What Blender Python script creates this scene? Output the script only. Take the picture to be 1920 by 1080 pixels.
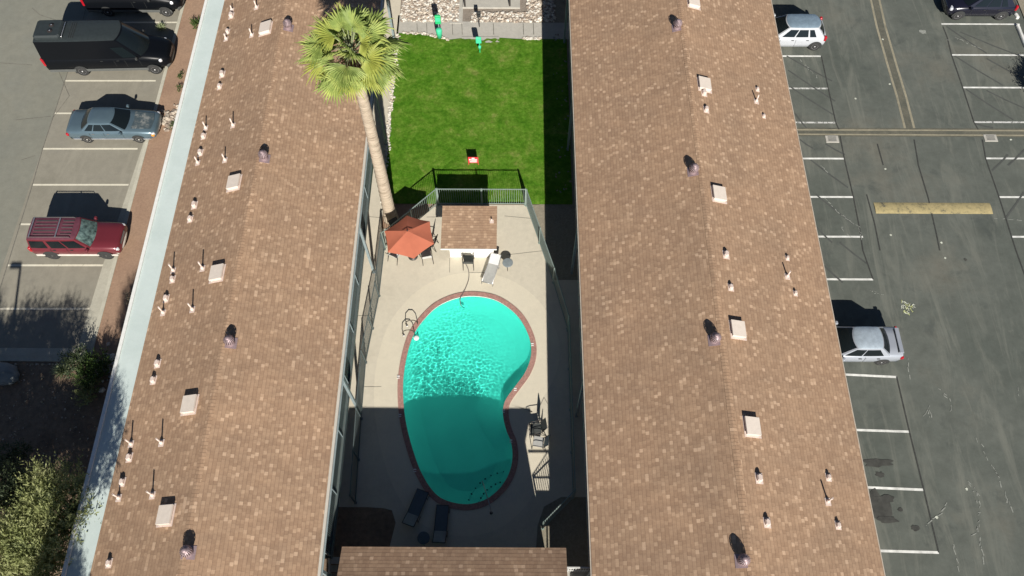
import bpy, math, random
from mathutils import Vector, Matrix
rad = math.radians
SC = bpy.context.scene
COL = SC.collection
for o in list(bpy.data.objects): bpy.data.objects.remove(o)
# ---------------------------------------------------------------- camera
FPX, CAMH, TILT, YAW = 1500.0, 37.08, rad(27.27), 0.00516
cam = bpy.data.objects.new('camera', bpy.data.cameras.new('camera')); COL.objects.link(cam)
cam.location = (0, 0, CAMH); cam.rotation_euler = (TILT, 0, YAW)
cam.data.sensor_width = 36; cam.data.lens = FPX/1920*36; cam.data.clip_end = 2000
SC.camera = cam
# ---------------------------------------------------------------- sun and sky
SUN_EL, SUN_AZ = rad(32), rad(10)          # shadows fall towards +Y, leaning to -X
w = bpy.data.worlds.new('World'); SC.world = w; w.use_nodes = True
nt = w.node_tree
sky = nt.nodes.new('ShaderNodeTexSky'); sky.sky_type = 'NISHITA'; sky.sun_disc = False
sky.sun_elevation = SUN_EL; sky.sun_rotation = math.pi - SUN_AZ
sky.air_density = 0.55; sky.dust_density = 0.1
bg = nt.nodes['Background']; bg.inputs[1].default_value = 0.05
nt.links.new(sky.outputs[0], bg.inputs[0])
sl = bpy.data.lights.new('sun', 'SUN'); sl.energy = 5.0; sl.angle = rad(0.5); sl.color = (1, 0.95, 0.87)
sun = bpy.data.objects.new('sun', sl); COL.objects.link(sun)
sdir = Vector((-math.sin(SUN_AZ)*math.cos(SUN_EL), math.cos(SUN_AZ)*math.cos(SUN_EL), -math.sin(SUN_EL)))
sun.rotation_euler = sdir.to_track_quat('-Z', 'Y').to_euler(); sun.location = (10, -30, 40)
SC.view_settings.view_transform = 'Standard'; SC.view_settings.look = 'None'
SC.view_settings.exposure = 0.4; SC.view_settings.gamma = 1.0
SC.cycles.max_bounces = 8; SC.cycles.transparent_max_bounces = 12

def at(px, py, Z=0.0):
    """survey helper: where the sight line of a 1920x1080 picture point meets height Z"""
    v = (540-py)/FPX; dz = CAMH-Z; c, s = math.cos(TILT), math.sin(TILT)
    y = dz*(s+v*c)/(c-v*s); d = y*s+dz*c; x = (px-960)/FPX*d
    cc, ss = math.cos(YAW), math.sin(YAW)
    return Vector((cc*x-ss*y, ss*x+cc*y, Z))
def atz(px, py, zf):
    z = 5.0
    for _ in range(12):
        p = at(px, py, z); z = zf(p.x)
    return at(px, py, z)

# ---------------------------------------------------------------- materials
MATS = {}
class NT:
    def __init__(s, name):
        s.m = bpy.data.materials.new(name); s.m.use_nodes = True
        s.t = s.m.node_tree; s.b = s.t.nodes['Principled BSDF']; s.out = s.t.nodes['Material Output']
        MATS[name] = s.m
    def n(s, typ, **kw):
        n = s.t.nodes.new(typ)
        for k, v in kw.items():
            if k in n.inputs.keys() if hasattr(n.inputs, 'keys') else False: n.inputs[k].default_value = v
            else: setattr(n, k, v)
        return n
    def l(s, a, b): s.t.links.new(a, b)
    def coord(s, kind='Object'): return s.n('ShaderNodeTexCoord').outputs[kind]
    def math(s, op, a, b=None, c=None):
        n = s.n('ShaderNodeMath'); n.operation = op
        for i, v in enumerate((a, b, c)):
            if v is None: continue
            if isinstance(v, (int, float)): n.inputs[i].default_value = v
            else: s.l(v, n.inputs[i])
        return n.outputs[0]
    def noise(s, scale, detail=4, rough=.55, vec=None, dist=0):
        n = s.n('ShaderNodeTexNoise'); n.inputs['Scale'].default_value = scale
        n.inputs['Detail'].default_value = detail; n.inputs['Roughness'].default_value = rough
        n.inputs['Distortion'].default_value = dist
        s.l(vec if vec is not None else s.coord(), n.inputs['Vector']); return n.outputs['Fac']
    def ramp(s, fac, stops, interp='LINEAR'):
        n = s.n('ShaderNodeValToRGB'); cr = n.color_ramp; cr.interpolation = interp
        while len(cr.elements) < len(stops): cr.elements.new(.5)
        for e, (p, c) in zip(cr.elements, stops):
            e.position = p; e.color = (*c, 1) if len(c) == 3 else c
        s.l(fac, n.inputs[0]); return n.outputs[0]
    def mix(s, fac, a, b, mode='MIX'):
        n = s.n('ShaderNodeMix'); n.data_type = 'RGBA'; n.blend_type = mode
        for i, v in ((0, fac), (6, a), (7, b)):
            if isinstance(v, (int, float)): n.inputs[i].default_value = v
            elif isinstance(v, tuple): n.inputs[i].default_value = (*v, 1)
            else: s.l(v, n.inputs[i])
        return n.outputs[2]
    def bump(s, h, strength=.3, dist=.02):
        n = s.n('ShaderNodeBump'); n.inputs['Strength'].default_value = strength
        n.inputs['Distance'].default_value = dist; s.l(h, n.inputs['Height'])
        s.l(n.outputs[0], s.b.inputs['Normal'])
    def base(s, c, rough=.8, metal=0.0, spec=None):
        if isinstance(c, tuple): s.b.inputs['Base Color'].default_value = (*c, 1)
        else: s.l(c, s.b.inputs['Base Color'])
        s.b.inputs['Roughness'].default_value = rough; s.b.inputs['Metallic'].default_value = metal
        if spec is not None: s.b.inputs['Specular IOR Level'].default_value = spec
        return s.m
def plain(name, c, rough=.6, metal=0.0, var=.12, scale=6, coat=0.0, spec=None):
    t = NT(name); n = t.noise(scale)
    lo = tuple(v*(1-var) for v in c); hi = tuple(min(1, v*(1+var)) for v in c)
    t.base(t.ramp(n, [(.3, lo), (.7, hi)]), rough, metal, spec)
    if coat: t.b.inputs['Coat Weight'].default_value = coat; t.b.inputs['Coat Roughness'].default_value = .08
    return t.m

def shingle(name, across):
    """tabbed shingles; across = axis that runs up the slope"""
    t = NT(name); sp = t.n('ShaderNodeSeparateXYZ'); t.l(t.coord(), sp.inputs[0])
    v, u = (sp.outputs[0], sp.outputs[1]) if across == 'X' else (sp.outputs[1], sp.outputs[0])
    rv = t.math('DIVIDE', v, .145); row = t.math('FLOOR', rv); fr = t.math('FRACT', rv)
    wn = t.n('ShaderNodeTexWhiteNoise'); wn.noise_dimensions = '1D'; t.l(row, wn.inputs['W'])
    cu = t.math('ADD', t.math('DIVIDE', u, .15), t.math('MULTIPLY', wn.outputs[0], 7.0)); cf = t.math('FLOOR', cu)
    cb = t.n('ShaderNodeCombineXYZ'); t.l(row, cb.inputs[0]); t.l(cf, cb.inputs[1])
    w2 = t.n('ShaderNodeTexWhiteNoise'); w2.noise_dimensions = '2D'; t.l(cb.outputs[0], w2.inputs['Vector'])
    col = t.ramp(w2.outputs[0], [(0, (.345, .226, .147)), (.25, (.37, .245, .160)), (.5, (.39, .260, .170)), (.74, (.41, .275, .180)),
                                 (.89, (.475, .325, .215)), (.96, (.55, .385, .26))], 'CONSTANT')
    big = t.noise(.35, 5, .6)
    bigc = t.ramp(big, [(.3, (.90, .91, .92)), (.7, (1.09, 1.07, 1.05))])
    col = t.mix(1.0, col, bigc, 'MULTIPLY')
    fine = t.ramp(t.noise(9, 4, .75), [(.25, (.88,)*3), (.75, (1.12,)*3)])
    col = t.mix(1.0, col, fine, 'MULTIPLY')
    mp = t.n('ShaderNodeMapping'); mp.inputs['Scale'].default_value = (.12, 1.1, 1) if across == 'X' else (1.1, .12, 1); t.l(t.coord(), mp.inputs[0])
    st = t.ramp(t.noise(1.6, 5, .7, mp.outputs[0]), [(.3, (.91, .91, .92)), (.7, (1.07, 1.07, 1.06))]); col = t.mix(1.0, col, st, 'MULTIPLY')
    seam = t.math('MULTIPLY', t.math('LESS_THAN', fr, .14), .30)
    seam2 = t.math('MULTIPLY', t.math('LESS_THAN', t.math('FRACT', cu), .07), .15)
    col = t.mix(t.math('MAXIMUM', seam, seam2), col, (.10, .06, .045))
    t.base(col, .95, spec=.15)
    h = t.math('ADD', t.math('MULTIPLY', fr, .7), t.math('MULTIPLY', w2.outputs[0], .5))
    t.bump(h, .5, .015)
    return t.m
shingle('shingle_x', 'X'); shingle('shingle_y', 'Y')

def ground_mat(name, lo, hi, lo2, sc1=.25, sc2=6, bump=.3, speck=.08, stain=None, rough=.92, streak=None):
    t = NT(name); a = t.noise(sc1, 6, .6); b = t.noise(sc2, 6, .75)
    c = t.ramp(a, [(.3, lo), (.55, hi), (.75, lo2)])
    c = t.mix(1.0, c, t.ramp(b, [(.25, (1-speck*2,)*3), (.75, (1+speck*2,)*3)]), 'MULTIPLY')
    if stain:
        s = t.noise(stain[0], 5, .65, dist=.6)
        c = t.mix(t.math('MULTIPLY', t.ramp(s, [(stain[1], (0, 0, 0)), (stain[1]+.12, (1, 1, 1))]), stain[2]), c, stain[3])
    if streak:
        mp = t.n('ShaderNodeMapping'); mp.inputs['Scale'].default_value = (1.0, .13, 1); mp.inputs['Rotation'].default_value = (0, 0, .12); t.l(t.coord(), mp.inputs[0])
        c = t.mix(t.math('MULTIPLY', t.ramp(t.noise(1.1, 6, .7, mp.outputs[0], .9), [(.50, (0, 0, 0)), (.66, (1, 1, 1))]), streak[0]), c, streak[1])
        c = t.mix(t.math('MULTIPLY', t.ramp(t.noise(2.2, 8, .8, dist=1.2), [(.60, (0, 0, 0)), (.72, (1, 1, 1))]), streak[0]*.7), c, streak[1])
    g = t.ramp(t.noise(90, 2, .8), [(.2, (.85,)*3), (.8, (1.15,)*3)])
    c = t.mix(1.0, c, g, 'MULTIPLY')
    t.base(c, rough, spec=.2); t.bump(t.noise(40, 4, .8), bump, .01); return t.m
ground_mat('asphalt_right', (.088, .100, .087), (.122, .132, .115), (.165, .158, .128), .16, 1.3, .3, .10, (.45, .58, .6, (.066, .075, .07)), streak=(.6, (.19, .195, .165)))
ground_mat('asphalt_left', (.24, .225, .18), (.275, .257, .208), (.255, .243, .203), .2, 2, .2, .06, (.55, .60, .35, (.17, .16, .14)), streak=(.35, (.36, .335, .27)))
ground_mat('asphalt_lane', (.20, .205, .175), (.235, .232, .19), (.215, .22, .19), .18, 2, .2, .06, (.4, .62, .3, (.19, .188, .165)))
ground_mat('concrete_deck', (.53, .485, .39), (.59, .54, .435), (.54, .495, .40), .5, 4, .15, .03, (.8, .62, .35, (.42, .38, .30)))
ground_mat('concrete_deck_pale', (.60, .55, .44), (.64, .585, .465), (.61, .56, .445), .5, 4, .15, .02)
ground_mat('concrete_grey', (.40, .385, .34), (.47, .45, .40), (.36, .35, .32), .7, 5, .25, .06, (1.2, .6, .4, (.27, .27, .26)))
ground_mat('kerb_concrete', (.38, .36, .29), (.46, .44, .36), (.40, .38, .31), .6, 6, .25, .06)
ground_mat('kerb_top', (.44, .42, .34), (.52, .50, .41), (.46, .44, .36), .6, 6, .25, .06)
ground_mat('soil', (.30, .195, .135), (.36, .24, .165), (.28, .19, .135), .5, 9, .8, .12)
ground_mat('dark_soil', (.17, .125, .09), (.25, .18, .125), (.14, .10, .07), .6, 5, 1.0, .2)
ground_mat('grey_soil', (.24, .215, .165), (.28, .25, .19), (.2, .18, .14), .8, 9, .8, .15)
ground_mat('swale_concrete', (.24, .22, .16), (.32, .29, .21), (.17, .16, .12), .6, 4, .3, .1)
ground_mat('cobble', (.20, .17, .14), (.28, .24, .20), (.33, .29, .25), 2, 14, 1.0, .25)
plain('white_paint_line', (.72, .72, .68), .8, var=.25, scale=3)
t = NT('worn_white_line'); c = t.ramp(t.noise(5, 5, .8), [(.40, (.10, .105, .095)), (.50, (.6, .6, .57)), (.8, (.75, .75, .72))]); t.base(c, .8)
t = NT('cream_line'); c = t.ramp(t.noise(4, 5, .8), [(.30, (.38, .35, .27)), (.42, (.66, .62, .5)), (.8, (.78, .74, .6))]); t.base(c, .8)
t = NT('yellow_bump_paint'); c = t.ramp(t.noise(2.2, 6, .8), [(.36, (.13, .12, .085)), (.46, (.36, .30, .15)), (.6, (.44, .36, .18)), (.8, (.52, .48, .33))]); t.base(c, .85); t.bump(t.noise(20), .4)
plain('crack_seal', (.045, .047, .043), .9, var=.3)
plain('crack_left', (.16, .15, .125), .9, var=.3)
ground_mat('swale_floor', (.095, .098, .08), (.14, .135, .105), (.11, .108, .085), .8, 5, .3, .12)
plain('patch_dark', (.075, .08, .074), .9, var=.15, scale=2)
plain('oil', (.055, .055, .048), .7, var=.3, scale=3)
plain('scuff', (.27, .28, .25), .9, var=.3, scale=9)
plain('spray_yellow', (.45, .48, .22), .9, var=.3, scale=9)
plain('spray_white', (.55, .57, .48), .9, var=.3, scale=9)
plain('fascia', (.46, .40, .33), .7)
ground_mat('pale_roll_roofing', (.50, .58, .555), (.56, .64, .615), (.52, .61, .58), .5, 3, .1, .02, (1.3, .63, .25, (.36, .40, .36)))
plain('gutter_pale', (.56, .52, .45), .6, var=.05); plain('walkway_shaded', (.10, .12, .115), .7, var=.15)  # left walkway floor: its shade is put into the dark colour
plain('white_lip', (.78, .78, .74), .6, var=.06)
plain('wall_stucco', (.42, .36, .28), .9, var=.08)
plain('white_wall', (.82, .81, .78), .8, var=.04)
plain('door_paint', (.20, .13, .09), .6)
plain('window_glass', (.03, .04, .05), .1, spec=.8)
plain('frame_white', (.6, .6, .58), .5)
plain('vent_metal', (.68, .56, .49), .7, var=.08)
plain('vent_hole', (.02, .015, .015), .9)
plain('hatch_cover', (.74, .65, .56), .65, var=.05)
plain('turbine_metal', (.36, .27, .28), .5, metal=.35, var=.12, scale=30)
plain('rail_grey', (.11, .14, .14), .5, metal=.2)
plain('post_grey', (.22, .27, .28), .55)
plain('fence_green', (.27, .34, .31), .5, metal=.2)
plain('coping_brick', (.37, .205, .17), .85, var=.25, scale=12)
plain('tile_white', (.85, .87, .85), .3, var=.03)
plain('tile_dark', (.02, .03, .04), .4)
plain('pool_plaster', (.70, .93, .88), .7, var=.03, scale=1)
plain('umbrella_cloth', (.47, .14, .078), .85, var=.05, scale=3)
plain('sling_grey', (.40, .40, .38), .8, var=.08)
plain('sling_pale', (.58, .58, .57), .8, var=.05)
plain('sling_blue', (.10, .13, .15), .8, var=.08)
plain('sling_dark', (.055, .062, .06), .8, var=.1)
plain('frame_dark', (.05, .045, .042), .5, metal=.2)
plain('frame_silver', (.42, .42, .42), .35, metal=.6)
plain('table_glass', (.24, .29, .29), .12, spec=.7)
plain('table_top_grey', (.22, .25, .26), .35)
plain('rail_bronze', (.10, .08, .06), .35, metal=.6)
plain('hose', (.16, .14, .13), .6)
plain('green_plastic', (.02, .50, .17), .55, var=.1)
plain('green_plastic_pale', (.06, .56, .32), .55, var=.1)
plain('grill_black', (.03, .03, .032), .5)
plain('sign_red', (.70, .05, .055), .5, var=.08)
plain('sign_white', (.85, .8, .76), .6, var=.04)
plain('rock_a', (.50, .43, .35), .9, var=.25, scale=5); plain('rock_b', (.30, .24, .19), .9, var=.25, scale=5); plain('rock_c', (.66, .62, .55), .9, var=.2, scale=5)
plain('rock_grey', (.22, .24, .235), .9, var=.15, scale=2)
t = NT('trunk_palm'); mp = t.n('ShaderNodeMapping'); mp.inputs['Scale'].default_value = (1.2, 1.2, 9); t.l(t.coord(), mp.inputs[0])
c = t.ramp(t.noise(1.3, 5, .75, mp.outputs[0]), [(.32, (.24, .19, .145)), (.45, (.42, .345, .26)), (.65, (.55, .46, .36))]); t.base(c, .95, spec=.1); t.bump(t.noise(2, 4, .8, mp.outputs[0]), .6, .05)
plain('bark', (.16, .115, .085), .95, var=.3, scale=8)
plain('dead_frond', (.33, .19, .13), .9, var=.25, scale=6)
plain('dry_twig', (.40, .33, .22), .95, var=.25, scale=6)
# paint and car things
def paint(name, c, rough=.28, metal=.3, coat=.6): return plain(name, c, rough, metal, .05, 2, coat)
plain('paint_black', (.004, .005, .007), .35, spec=.2, var=.05)
paint('paint_black_blue', (.010, .010, .020), .22, .1, .9)
paint('paint_steel_blue', (.11, .165, .20), .33, .35, .5)
plain('paint_maroon_roof', (.14, .045, .065), .5, .1); paint('paint_red', (.155, .024, .034), .35, .15, .5)
plain('roof_sky_tint', (.22, .30, .37), .35, .2); plain('paint_silver_roof', (.40, .47, .53), .35, .2); paint('paint_white', (.46, .48, .51), .35, 0, .4)  # white hatch's blue grey roof tone: sky reflection painted into the colour
paint('paint_silver', (.40, .43, .48), .33, .25, .5)
plain('roof_grey', (.030, .038, .040), .5, spec=.3)
plain('trim_dark', (.035, .037, .037), .6)
plain('trim_grey', (.10, .105, .10), .6)
plain('trim_cream', (.62, .58, .52), .5)
plain('chrome', (.65, .66, .68), .2, metal=.8)
plain('tyre', (.028, .028, .028), .85)
plain('rim', (.55, .55, .56), .35, metal=.6)
plain('rim_dark', (.12, .12, .11), .5, metal=.4)
plain('rim_white', (.62, .6, .54), .5)
t = NT('car_glass'); t.base((.008, .012, .014), .12, spec=.45)
t = NT('car_glass_pale'); t.base(t.ramp(t.noise(5), [(.35, (.03, .05, .05)), (.6, (.13, .20, .19)), (.75, (.24, .32, .30))]), .1, spec=.9)
plain('lamp_red', (.42, .01, .02), .2, coat=.5)
plain('lamp_clear', (.78, .80, .85), .12, metal=.3, coat=.5)
plain('lamp_amber', (.75, .30, .04), .3)
t = NT('hood_faded'); t.base(t.ramp(t.noise(2.4, 6, .75), [(.38, (.05, .075, .09)), (.52, (.085, .11, .12)), (.62, (.24, .25, .24))]), .4, .1)
# water
t = NT('water'); t.base((.10, .935, .785), 0.0); t.b.inputs['Transmission Weight'].default_value = 1.0; t.b.inputs['IOR'].default_value = 1.33
# grass
t = NT('lawn'); a = t.noise(.9, 6, .75, dist=.4); b = t.noise(5, 5, .8)
c = t.ramp(a, [(.28, (.050, .155, .009)), (.42, (.075, .200, .012)), (.56, (.120, .245, .024)), (.68, (.21, .27, .06))])
c = t.mix(1.0, c, t.ramp(b, [(.28, (.52, .58, .45)), (.5, (.95, .95, .9)), (.72, (1.6, 1.42, 1.9))]), 'MULTIPLY')
t.base(c, .9, spec=.1); t.bump(t.noise(16, 5, .85), 1.0, .05)
# leaves
def leafmat(name, cols, sc=.8):
    t = NT(name); n = t.noise(sc, 3, .6)
    c = t.ramp(n, [(.3+.4*i/(len(cols)-1), cc) for i, cc in enumerate(cols)])
    t.base(c, .55, spec=.3); tl = t.n('ShaderNodeBsdfTranslucent'); t.l(c, tl.inputs[0])
    ms = t.n('ShaderNodeMixShader'); ms.inputs[0].default_value = .35
    t.l(t.b.outputs[0], ms.inputs[1]); t.l(tl.outputs[0], ms.inputs[2]); t.l(ms.outputs[0], t.out.inputs['Surface']); return t.m
leafmat('palm_leaf', [(.17, .24, .06), (.33, .42, .12), (.54, .60, .18)], 1.6)
leafmat('palm_leaf_yellow', [(.32, .38, .08), (.50, .52, .12)], 2)
leafmat('tree_leaf', [(.16, .195, .08), (.29, .32, .125), (.41, .42, .20)], 1.0)
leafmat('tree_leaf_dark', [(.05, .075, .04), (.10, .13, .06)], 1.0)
leafmat('shrub_leaf', [(.05, .10, .025), (.13, .20, .05)], 4)
leafmat('agave_leaf', [(.30, .36, .20), (.48, .52, .30)], 6)

# ---------------------------------------------------------------- mesh helpers
class MB:
    def __init__(s): s.v = []; s.f = []; s.mi = []; s.sm = []; s.mats = []
    def _m(s, m):
        if m not in s.mats: s.mats.append(m)
        return s.mats.index(m)
    def add(s, vs, fs, m, smooth=False):
        o = len(s.v); s.v += [tuple(v) for v in vs]; k = s._m(m)
        for f in fs: s.f.append(tuple(i+o for i in f)); s.mi.append(k); s.sm.append(smooth)
        return s
    def box(s, c, size, m, rz=0, rot=None):
        hx, hy, hz = (v/2 for v in size); R = rot if rot is not None else Matrix.Rotation(rz, 3, 'Z'); c = Vector(c)
        vs = [c+R@Vector((x*hx, y*hy, z*hz)) for x in (-1, 1) for y in (-1, 1) for z in (-1, 1)]
        return s.add(vs, [(0, 1, 3, 2), (4, 6, 7, 5), (0, 4, 5, 1), (2, 3, 7, 6), (0, 2, 6, 4), (1, 5, 7, 3)], m)
    def b2(s, x0, x1, y0, y1, z0, z1, m): return s.box(((x0+x1)/2, (y0+y1)/2, (z0+z1)/2), (abs(x1-x0), abs(y1-y0), abs(z1-z0)), m)
    def bbox(s, c, size, m, bev=.02, rz=0):
        """box with bevelled upright and top edges"""
        hx, hy, hz = (v/2 for v in size); b = min(bev, hx*.6, hy*.6, hz*.8); R = Matrix.Rotation(rz, 3, 'Z'); c = Vector(c); vs = []
        def ring(ix, z): 
            x, y = hx-ix, hy-ix
            return [(-x, -y+b, z), (-x+b, -y, z), (x-b, -y, z), (x, -y+b, z), (x, y-b, z), (x-b, y, z), (-x+b, y, z), (-x, y-b, z)]
        for ix, z in ((0, -hz), (0, hz-b), (b*.7, hz)): vs += [c+R@Vector(p) for p in ring(ix, z)]
        fs = [tuple(range(7, -1, -1)), tuple(range(16, 24))]
        for k in (0, 8):
            for i in range(8): j = (i+1) % 8; fs.append((k+i, k+j, k+8+j, k+8+i))
        return s.add(vs, fs, m)
    def tube(s, pts, r, m, n=6, caps=True):
        pts = [Vector(p) for p in pts]; rs = r if isinstance(r, (list, tuple)) else [r]*len(pts); vs = []; fs = []
        up = None
        for i, p in enumerate(pts):
            d = (pts[min(i+1, len(pts)-1)]-pts[max(i-1, 0)])
            d = d.normalized() if d.length > 1e-9 else Vector((0, 0, 1))
            if up is None: up = Vector((0, 0, 1)) if abs(d.z) < .9 else Vector((1, 0, 0))
            a = d.cross(up).normalized(); b = a.cross(d).normalized(); up = b
            for k in range(n):
                q = 2*math.pi*k/n; vs.append(p+(a*math.cos(q)+b*math.sin(q))*rs[i])
        for i in range(len(pts)-1):
            for k in range(n):
                j = (k+1) % n; fs.append((i*n+k, i*n+j, (i+1)*n+j, (i+1)*n+k))
        if caps: fs += [tuple(range(n-1, -1, -1)), tuple((len(pts)-1)*n+k for k in range(n))]
        return s.add(vs, fs, m, n > 5)
    def lathe(s, c, prof, m, n=16, axis='Z', smooth=True, caps=True):
        c = Vector(c); vs = []; fs = []
        for r, h in prof:
            for k in range(n):
                q = 2*math.pi*k/n; x, y = r*math.cos(q), r*math.sin(q)
                vs.append(c+(Vector((x, y, h)) if axis == 'Z' else Vector((x, h, y)) if axis == 'Y' else Vector((h, x, y))))
        for i in range(len(prof)-1):
            for k in range(n): j = (k+1) % n; fs.append((i*n+k, i*n+j, (i+1)*n+j, (i+1)*n+k))
        if caps: fs += [tuple(range(n-1, -1, -1)), tuple((len(prof)-1)*n+k for k in range(n))]
        return s.add(vs, fs, m, smooth)
    def prism(s, poly, z0, z1, m, mside=None):
        n = len(poly); vs = [(p[0], p[1], z0) for p in poly]+[(p[0], p[1], z1) for p in poly]
        s.add(vs, [tuple(range(n, 2*n))], m)
        return s.add(vs, [(i, (i+1) % n, n+(i+1) % n, n+i) for i in range(n)], mside or m)
    def sheet(s, poly, z, m): return s.add([(p[0], p[1], z) for p in poly], [tuple(range(len(poly)))], m)
    def strip(s, pts, wd, z, m):
        """flat ribbon along a polyline"""
        pts = [Vector((p[0], p[1], 0)) for p in pts]; vs = []
        ws = wd if isinstance(wd, (list, tuple)) else [wd]*len(pts)
        for i, p in enumerate(pts):
            d = (pts[min(i+1, len(pts)-1)]-pts[max(i-1, 0)]).normalized(); nn = Vector((-d.y, d.x, 0))
            vs += [(p.x+nn.x*ws[i]/2, p.y+nn.y*ws[i]/2, z), (p.x-nn.x*ws[i]/2, p.y-nn.y*ws[i]/2, z)]
        return s.add(vs, [(2*i+1, 2*i+3, 2*i+2, 2*i) for i in range(len(pts)-1)], m)
    def build(s, name, parent=None, sharp=None, fix=True):
        me = bpy.data.meshes.new(name); me.from_pydata(s.v, [], s.f)
        for m in s.mats: me.materials.append(MATS[m])
        me.polygons.foreach_set('material_index', s.mi); me.polygons.foreach_set('use_smooth', s.sm)
        if fix:
            import bmesh
            bm = bmesh.new(); bm.from_mesh(me); bmesh.ops.recalc_face_normals(bm, faces=bm.faces); bm.to_mesh(me); bm.free()
        if sharp: me.set_sharp_from_angle(angle=rad(sharp))
        me.update(); o = bpy.data.objects.new(name, me); COL.objects.link(o)
        if parent: o.parent = parent
        return o
def tag(o, label=None, cat=None, group=None, kind=None):
    if label: o['label'] = label
    if cat: o['category'] = cat
    if group: o['group'] = group
    if kind: o['kind'] = kind
    return o
def thing(name, loc, label, cat, group=None, rz=0):
    o = bpy.data.objects.new(name, None); COL.objects.link(o); o.location = loc; o.rotation_euler = (0, 0, rz); o.empty_display_size = .3
    return tag(o, label, cat, group)
def struct(name, mb): return tag(mb.build(name), kind='structure')
def kids(o): return [c for c in bpy.data.objects if c.parent == o]
def copy_tree(o, parent=None):
    ch = kids(o); c = o.copy(); COL.objects.link(c); c.parent = parent
    for k in ch: copy_tree(k, c)
    return c
def smooth_closed(pts, sub=4):
    n = len(pts); out = []
    for i in range(n):
        p0, p1, p2, p3 = (Vector(pts[(i+k) % n]) for k in (-1, 0, 1, 2))
        for j in range(sub):
            t = j/sub
            out.append(.5*((2*p1)+(-p0+p2)*t+(2*p0-5*p1+4*p2-p3)*t*t+(-p0+3*p1-3*p2+p3)*t**3))
    return out
def offset_poly(pts, d):
    n = len(pts); area = sum(pts[i].x*pts[(i+1) % n].y-pts[(i+1) % n].x*pts[i].y for i in range(n)); sg = 1 if area > 0 else -1
    out = []
    for i in range(n):
        t = (pts[(i+1) % n]-pts[i-1]).normalized(); out.append(Vector((pts[i].x+t.y*d*sg, pts[i].y-t.x*d*sg, pts[i].z)))
    return out
ORD = ['first', 'second', 'third', 'fourth', 'fifth', 'sixth', 'seventh', 'eighth', 'ninth', 'tenth', 'eleventh', 'twelfth', 'thirteenth', 'fourteenth', 'fifteenth', 'sixteenth']

# ================================================================ SETTING
R = random.Random(7)
b = MB(); b.b2(-400, 400, -300, 600, -3.2, -3.0, 'soil')
struct('ground', b)
# earth under everything, with a hole where the pool is: four blocks
PX0, PX1, PY0, PY1 = -6.3, 1.7, 6.9, 19.6
b = MB(); b.b2(-400, PX0, -300, 600, -3.0, -.03, 'soil'); b.b2(PX1, 400, -300, 600, -3.0, -.03, 'soil')
b.b2(PX0, PX1, -300, PY0, -3.0, -.03, 'soil'); b.b2(PX0, PX1, PY1, 600, -3.0, -.03, 'soil')
struct('terrain', b)
# ---- left parking lot
KX = -21.15   # kerb line by the left building
KY = at(100, 672).y
b = MB(); b.sheet([(-60, KY), (-27.05, KY), (-27.05, 90), (-60, 90)], 0, 'asphalt_lane'); struct('driveway', b)
b = MB(); b.sheet([(-27.05, KY), (KX, KY), (KX, 90), (-27.05, 90)], 0, 'asphalt_left'); struct('parking_lot', b)
b = MB()
for (x0, y0, x1) in ((122, 151.5, 292), (102, 212.5, 275), (80, 279, 258), (61, 346.5, 241), (37, 420.5, 222), (14, 497.5, 203), (-12, 579, 182), (143, 93, 310), (162, 42, 335)):
    A = at(x0, y0); B = at(x1, y0); b.strip([A, B], .115, .004, 'cream_line')
b.strip([at(-40, 660), at(-12, 579), at(14, 497), at(61, 346), at(80, 279), at(122, 151), at(150, 60), at(165, 0)], .05, .004, 'crack_left')
for pl in (((60, 15), (75, 28), (112, 40)), ((0, 118), (60, 122)), ((30, 225), (95, 218)), ((100, 110), (130, 180), (100, 220)), ((40, 300), (66, 292))):
    b.strip([at(*p) for p in pl], .035, .006, 'crack_left')
struct('left_lot_markings', b)
b = MB()
A, B = at(294, 197), at(192, 555); b.sheet([(KX-.05, 31.2), (KX-.05, KY), (KX-.75, KY), (KX-.62, 20)], .008, 'kerb_concrete')
b.b2(-60, KX-.05, KY, KY+.55, 0.008, .012, 'kerb_concrete'); b.b2(KX-.10, KX-.055, KY+.5, 90, .009, .013, 'crack_left'); b.b2(-60, KX-.1, KY+.005, KY+.04, .013, .016, 'crack_left'); struct('gutter', b)
b = MB(); b.b2(KX-.05, KX+.14, KY-.2, 90, -.02, .13, 'kerb_top'); b.b2(-60, KX-.05, KY-.2, KY, -.02, .131, 'kerb_concrete'); struct('kerb', b)
b = MB(); b.sheet([(KX+.14, KY-.2), (-16, KY-.2), (-16, 90), (KX+.14, 90)], .09, 'soil'); struct('planting_strip', b)
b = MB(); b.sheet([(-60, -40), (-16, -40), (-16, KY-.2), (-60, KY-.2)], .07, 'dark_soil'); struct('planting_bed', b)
# ---- right parking lot
b = MB(); b.sheet([(13.2, -40), (60, -40), (60, 90), (13.2, 90)], 0, 'asphalt_right'); struct('right_parking_lot', b)
b = MB()
for (x1, y) in ((1539, 105.5), (1553, 166), (1567, 230), (1583, 297.5), (1600, 369.5), (1618, 444), (1637, 524)):
    P = at(x1, y); b.strip([(13.4, P.y), P], .115, .004, 'worn_white_line' if y in (166, 230) else 'white_paint_line')
for (x0, y0, x1, y1) in ((1580, 702, 1681, 707), (1600, 806, 1705, 809.5), (1628, 914, 1732, 918.5), (1655, 1033, 1760, 1036)):
    A, B = at(x0, y0), at(x1, y1); d = (A-B).normalized(); b.strip([B+d*5, B], .115, .004, 'white_paint_line')
for (x0, y) in ((1765, 45), (1784, 103), (1805, 164), (1826, 229), (1848, 297), (1873, 369.5), (1898, 444), (1925, 525)):
    P = at(x0, y); b.strip([P, (31.7, P.y)], .115, .004, 'worn_white_line' if y == 229 else 'white_paint_line')
struct('parking_lines', b)
b = MB()
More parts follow.
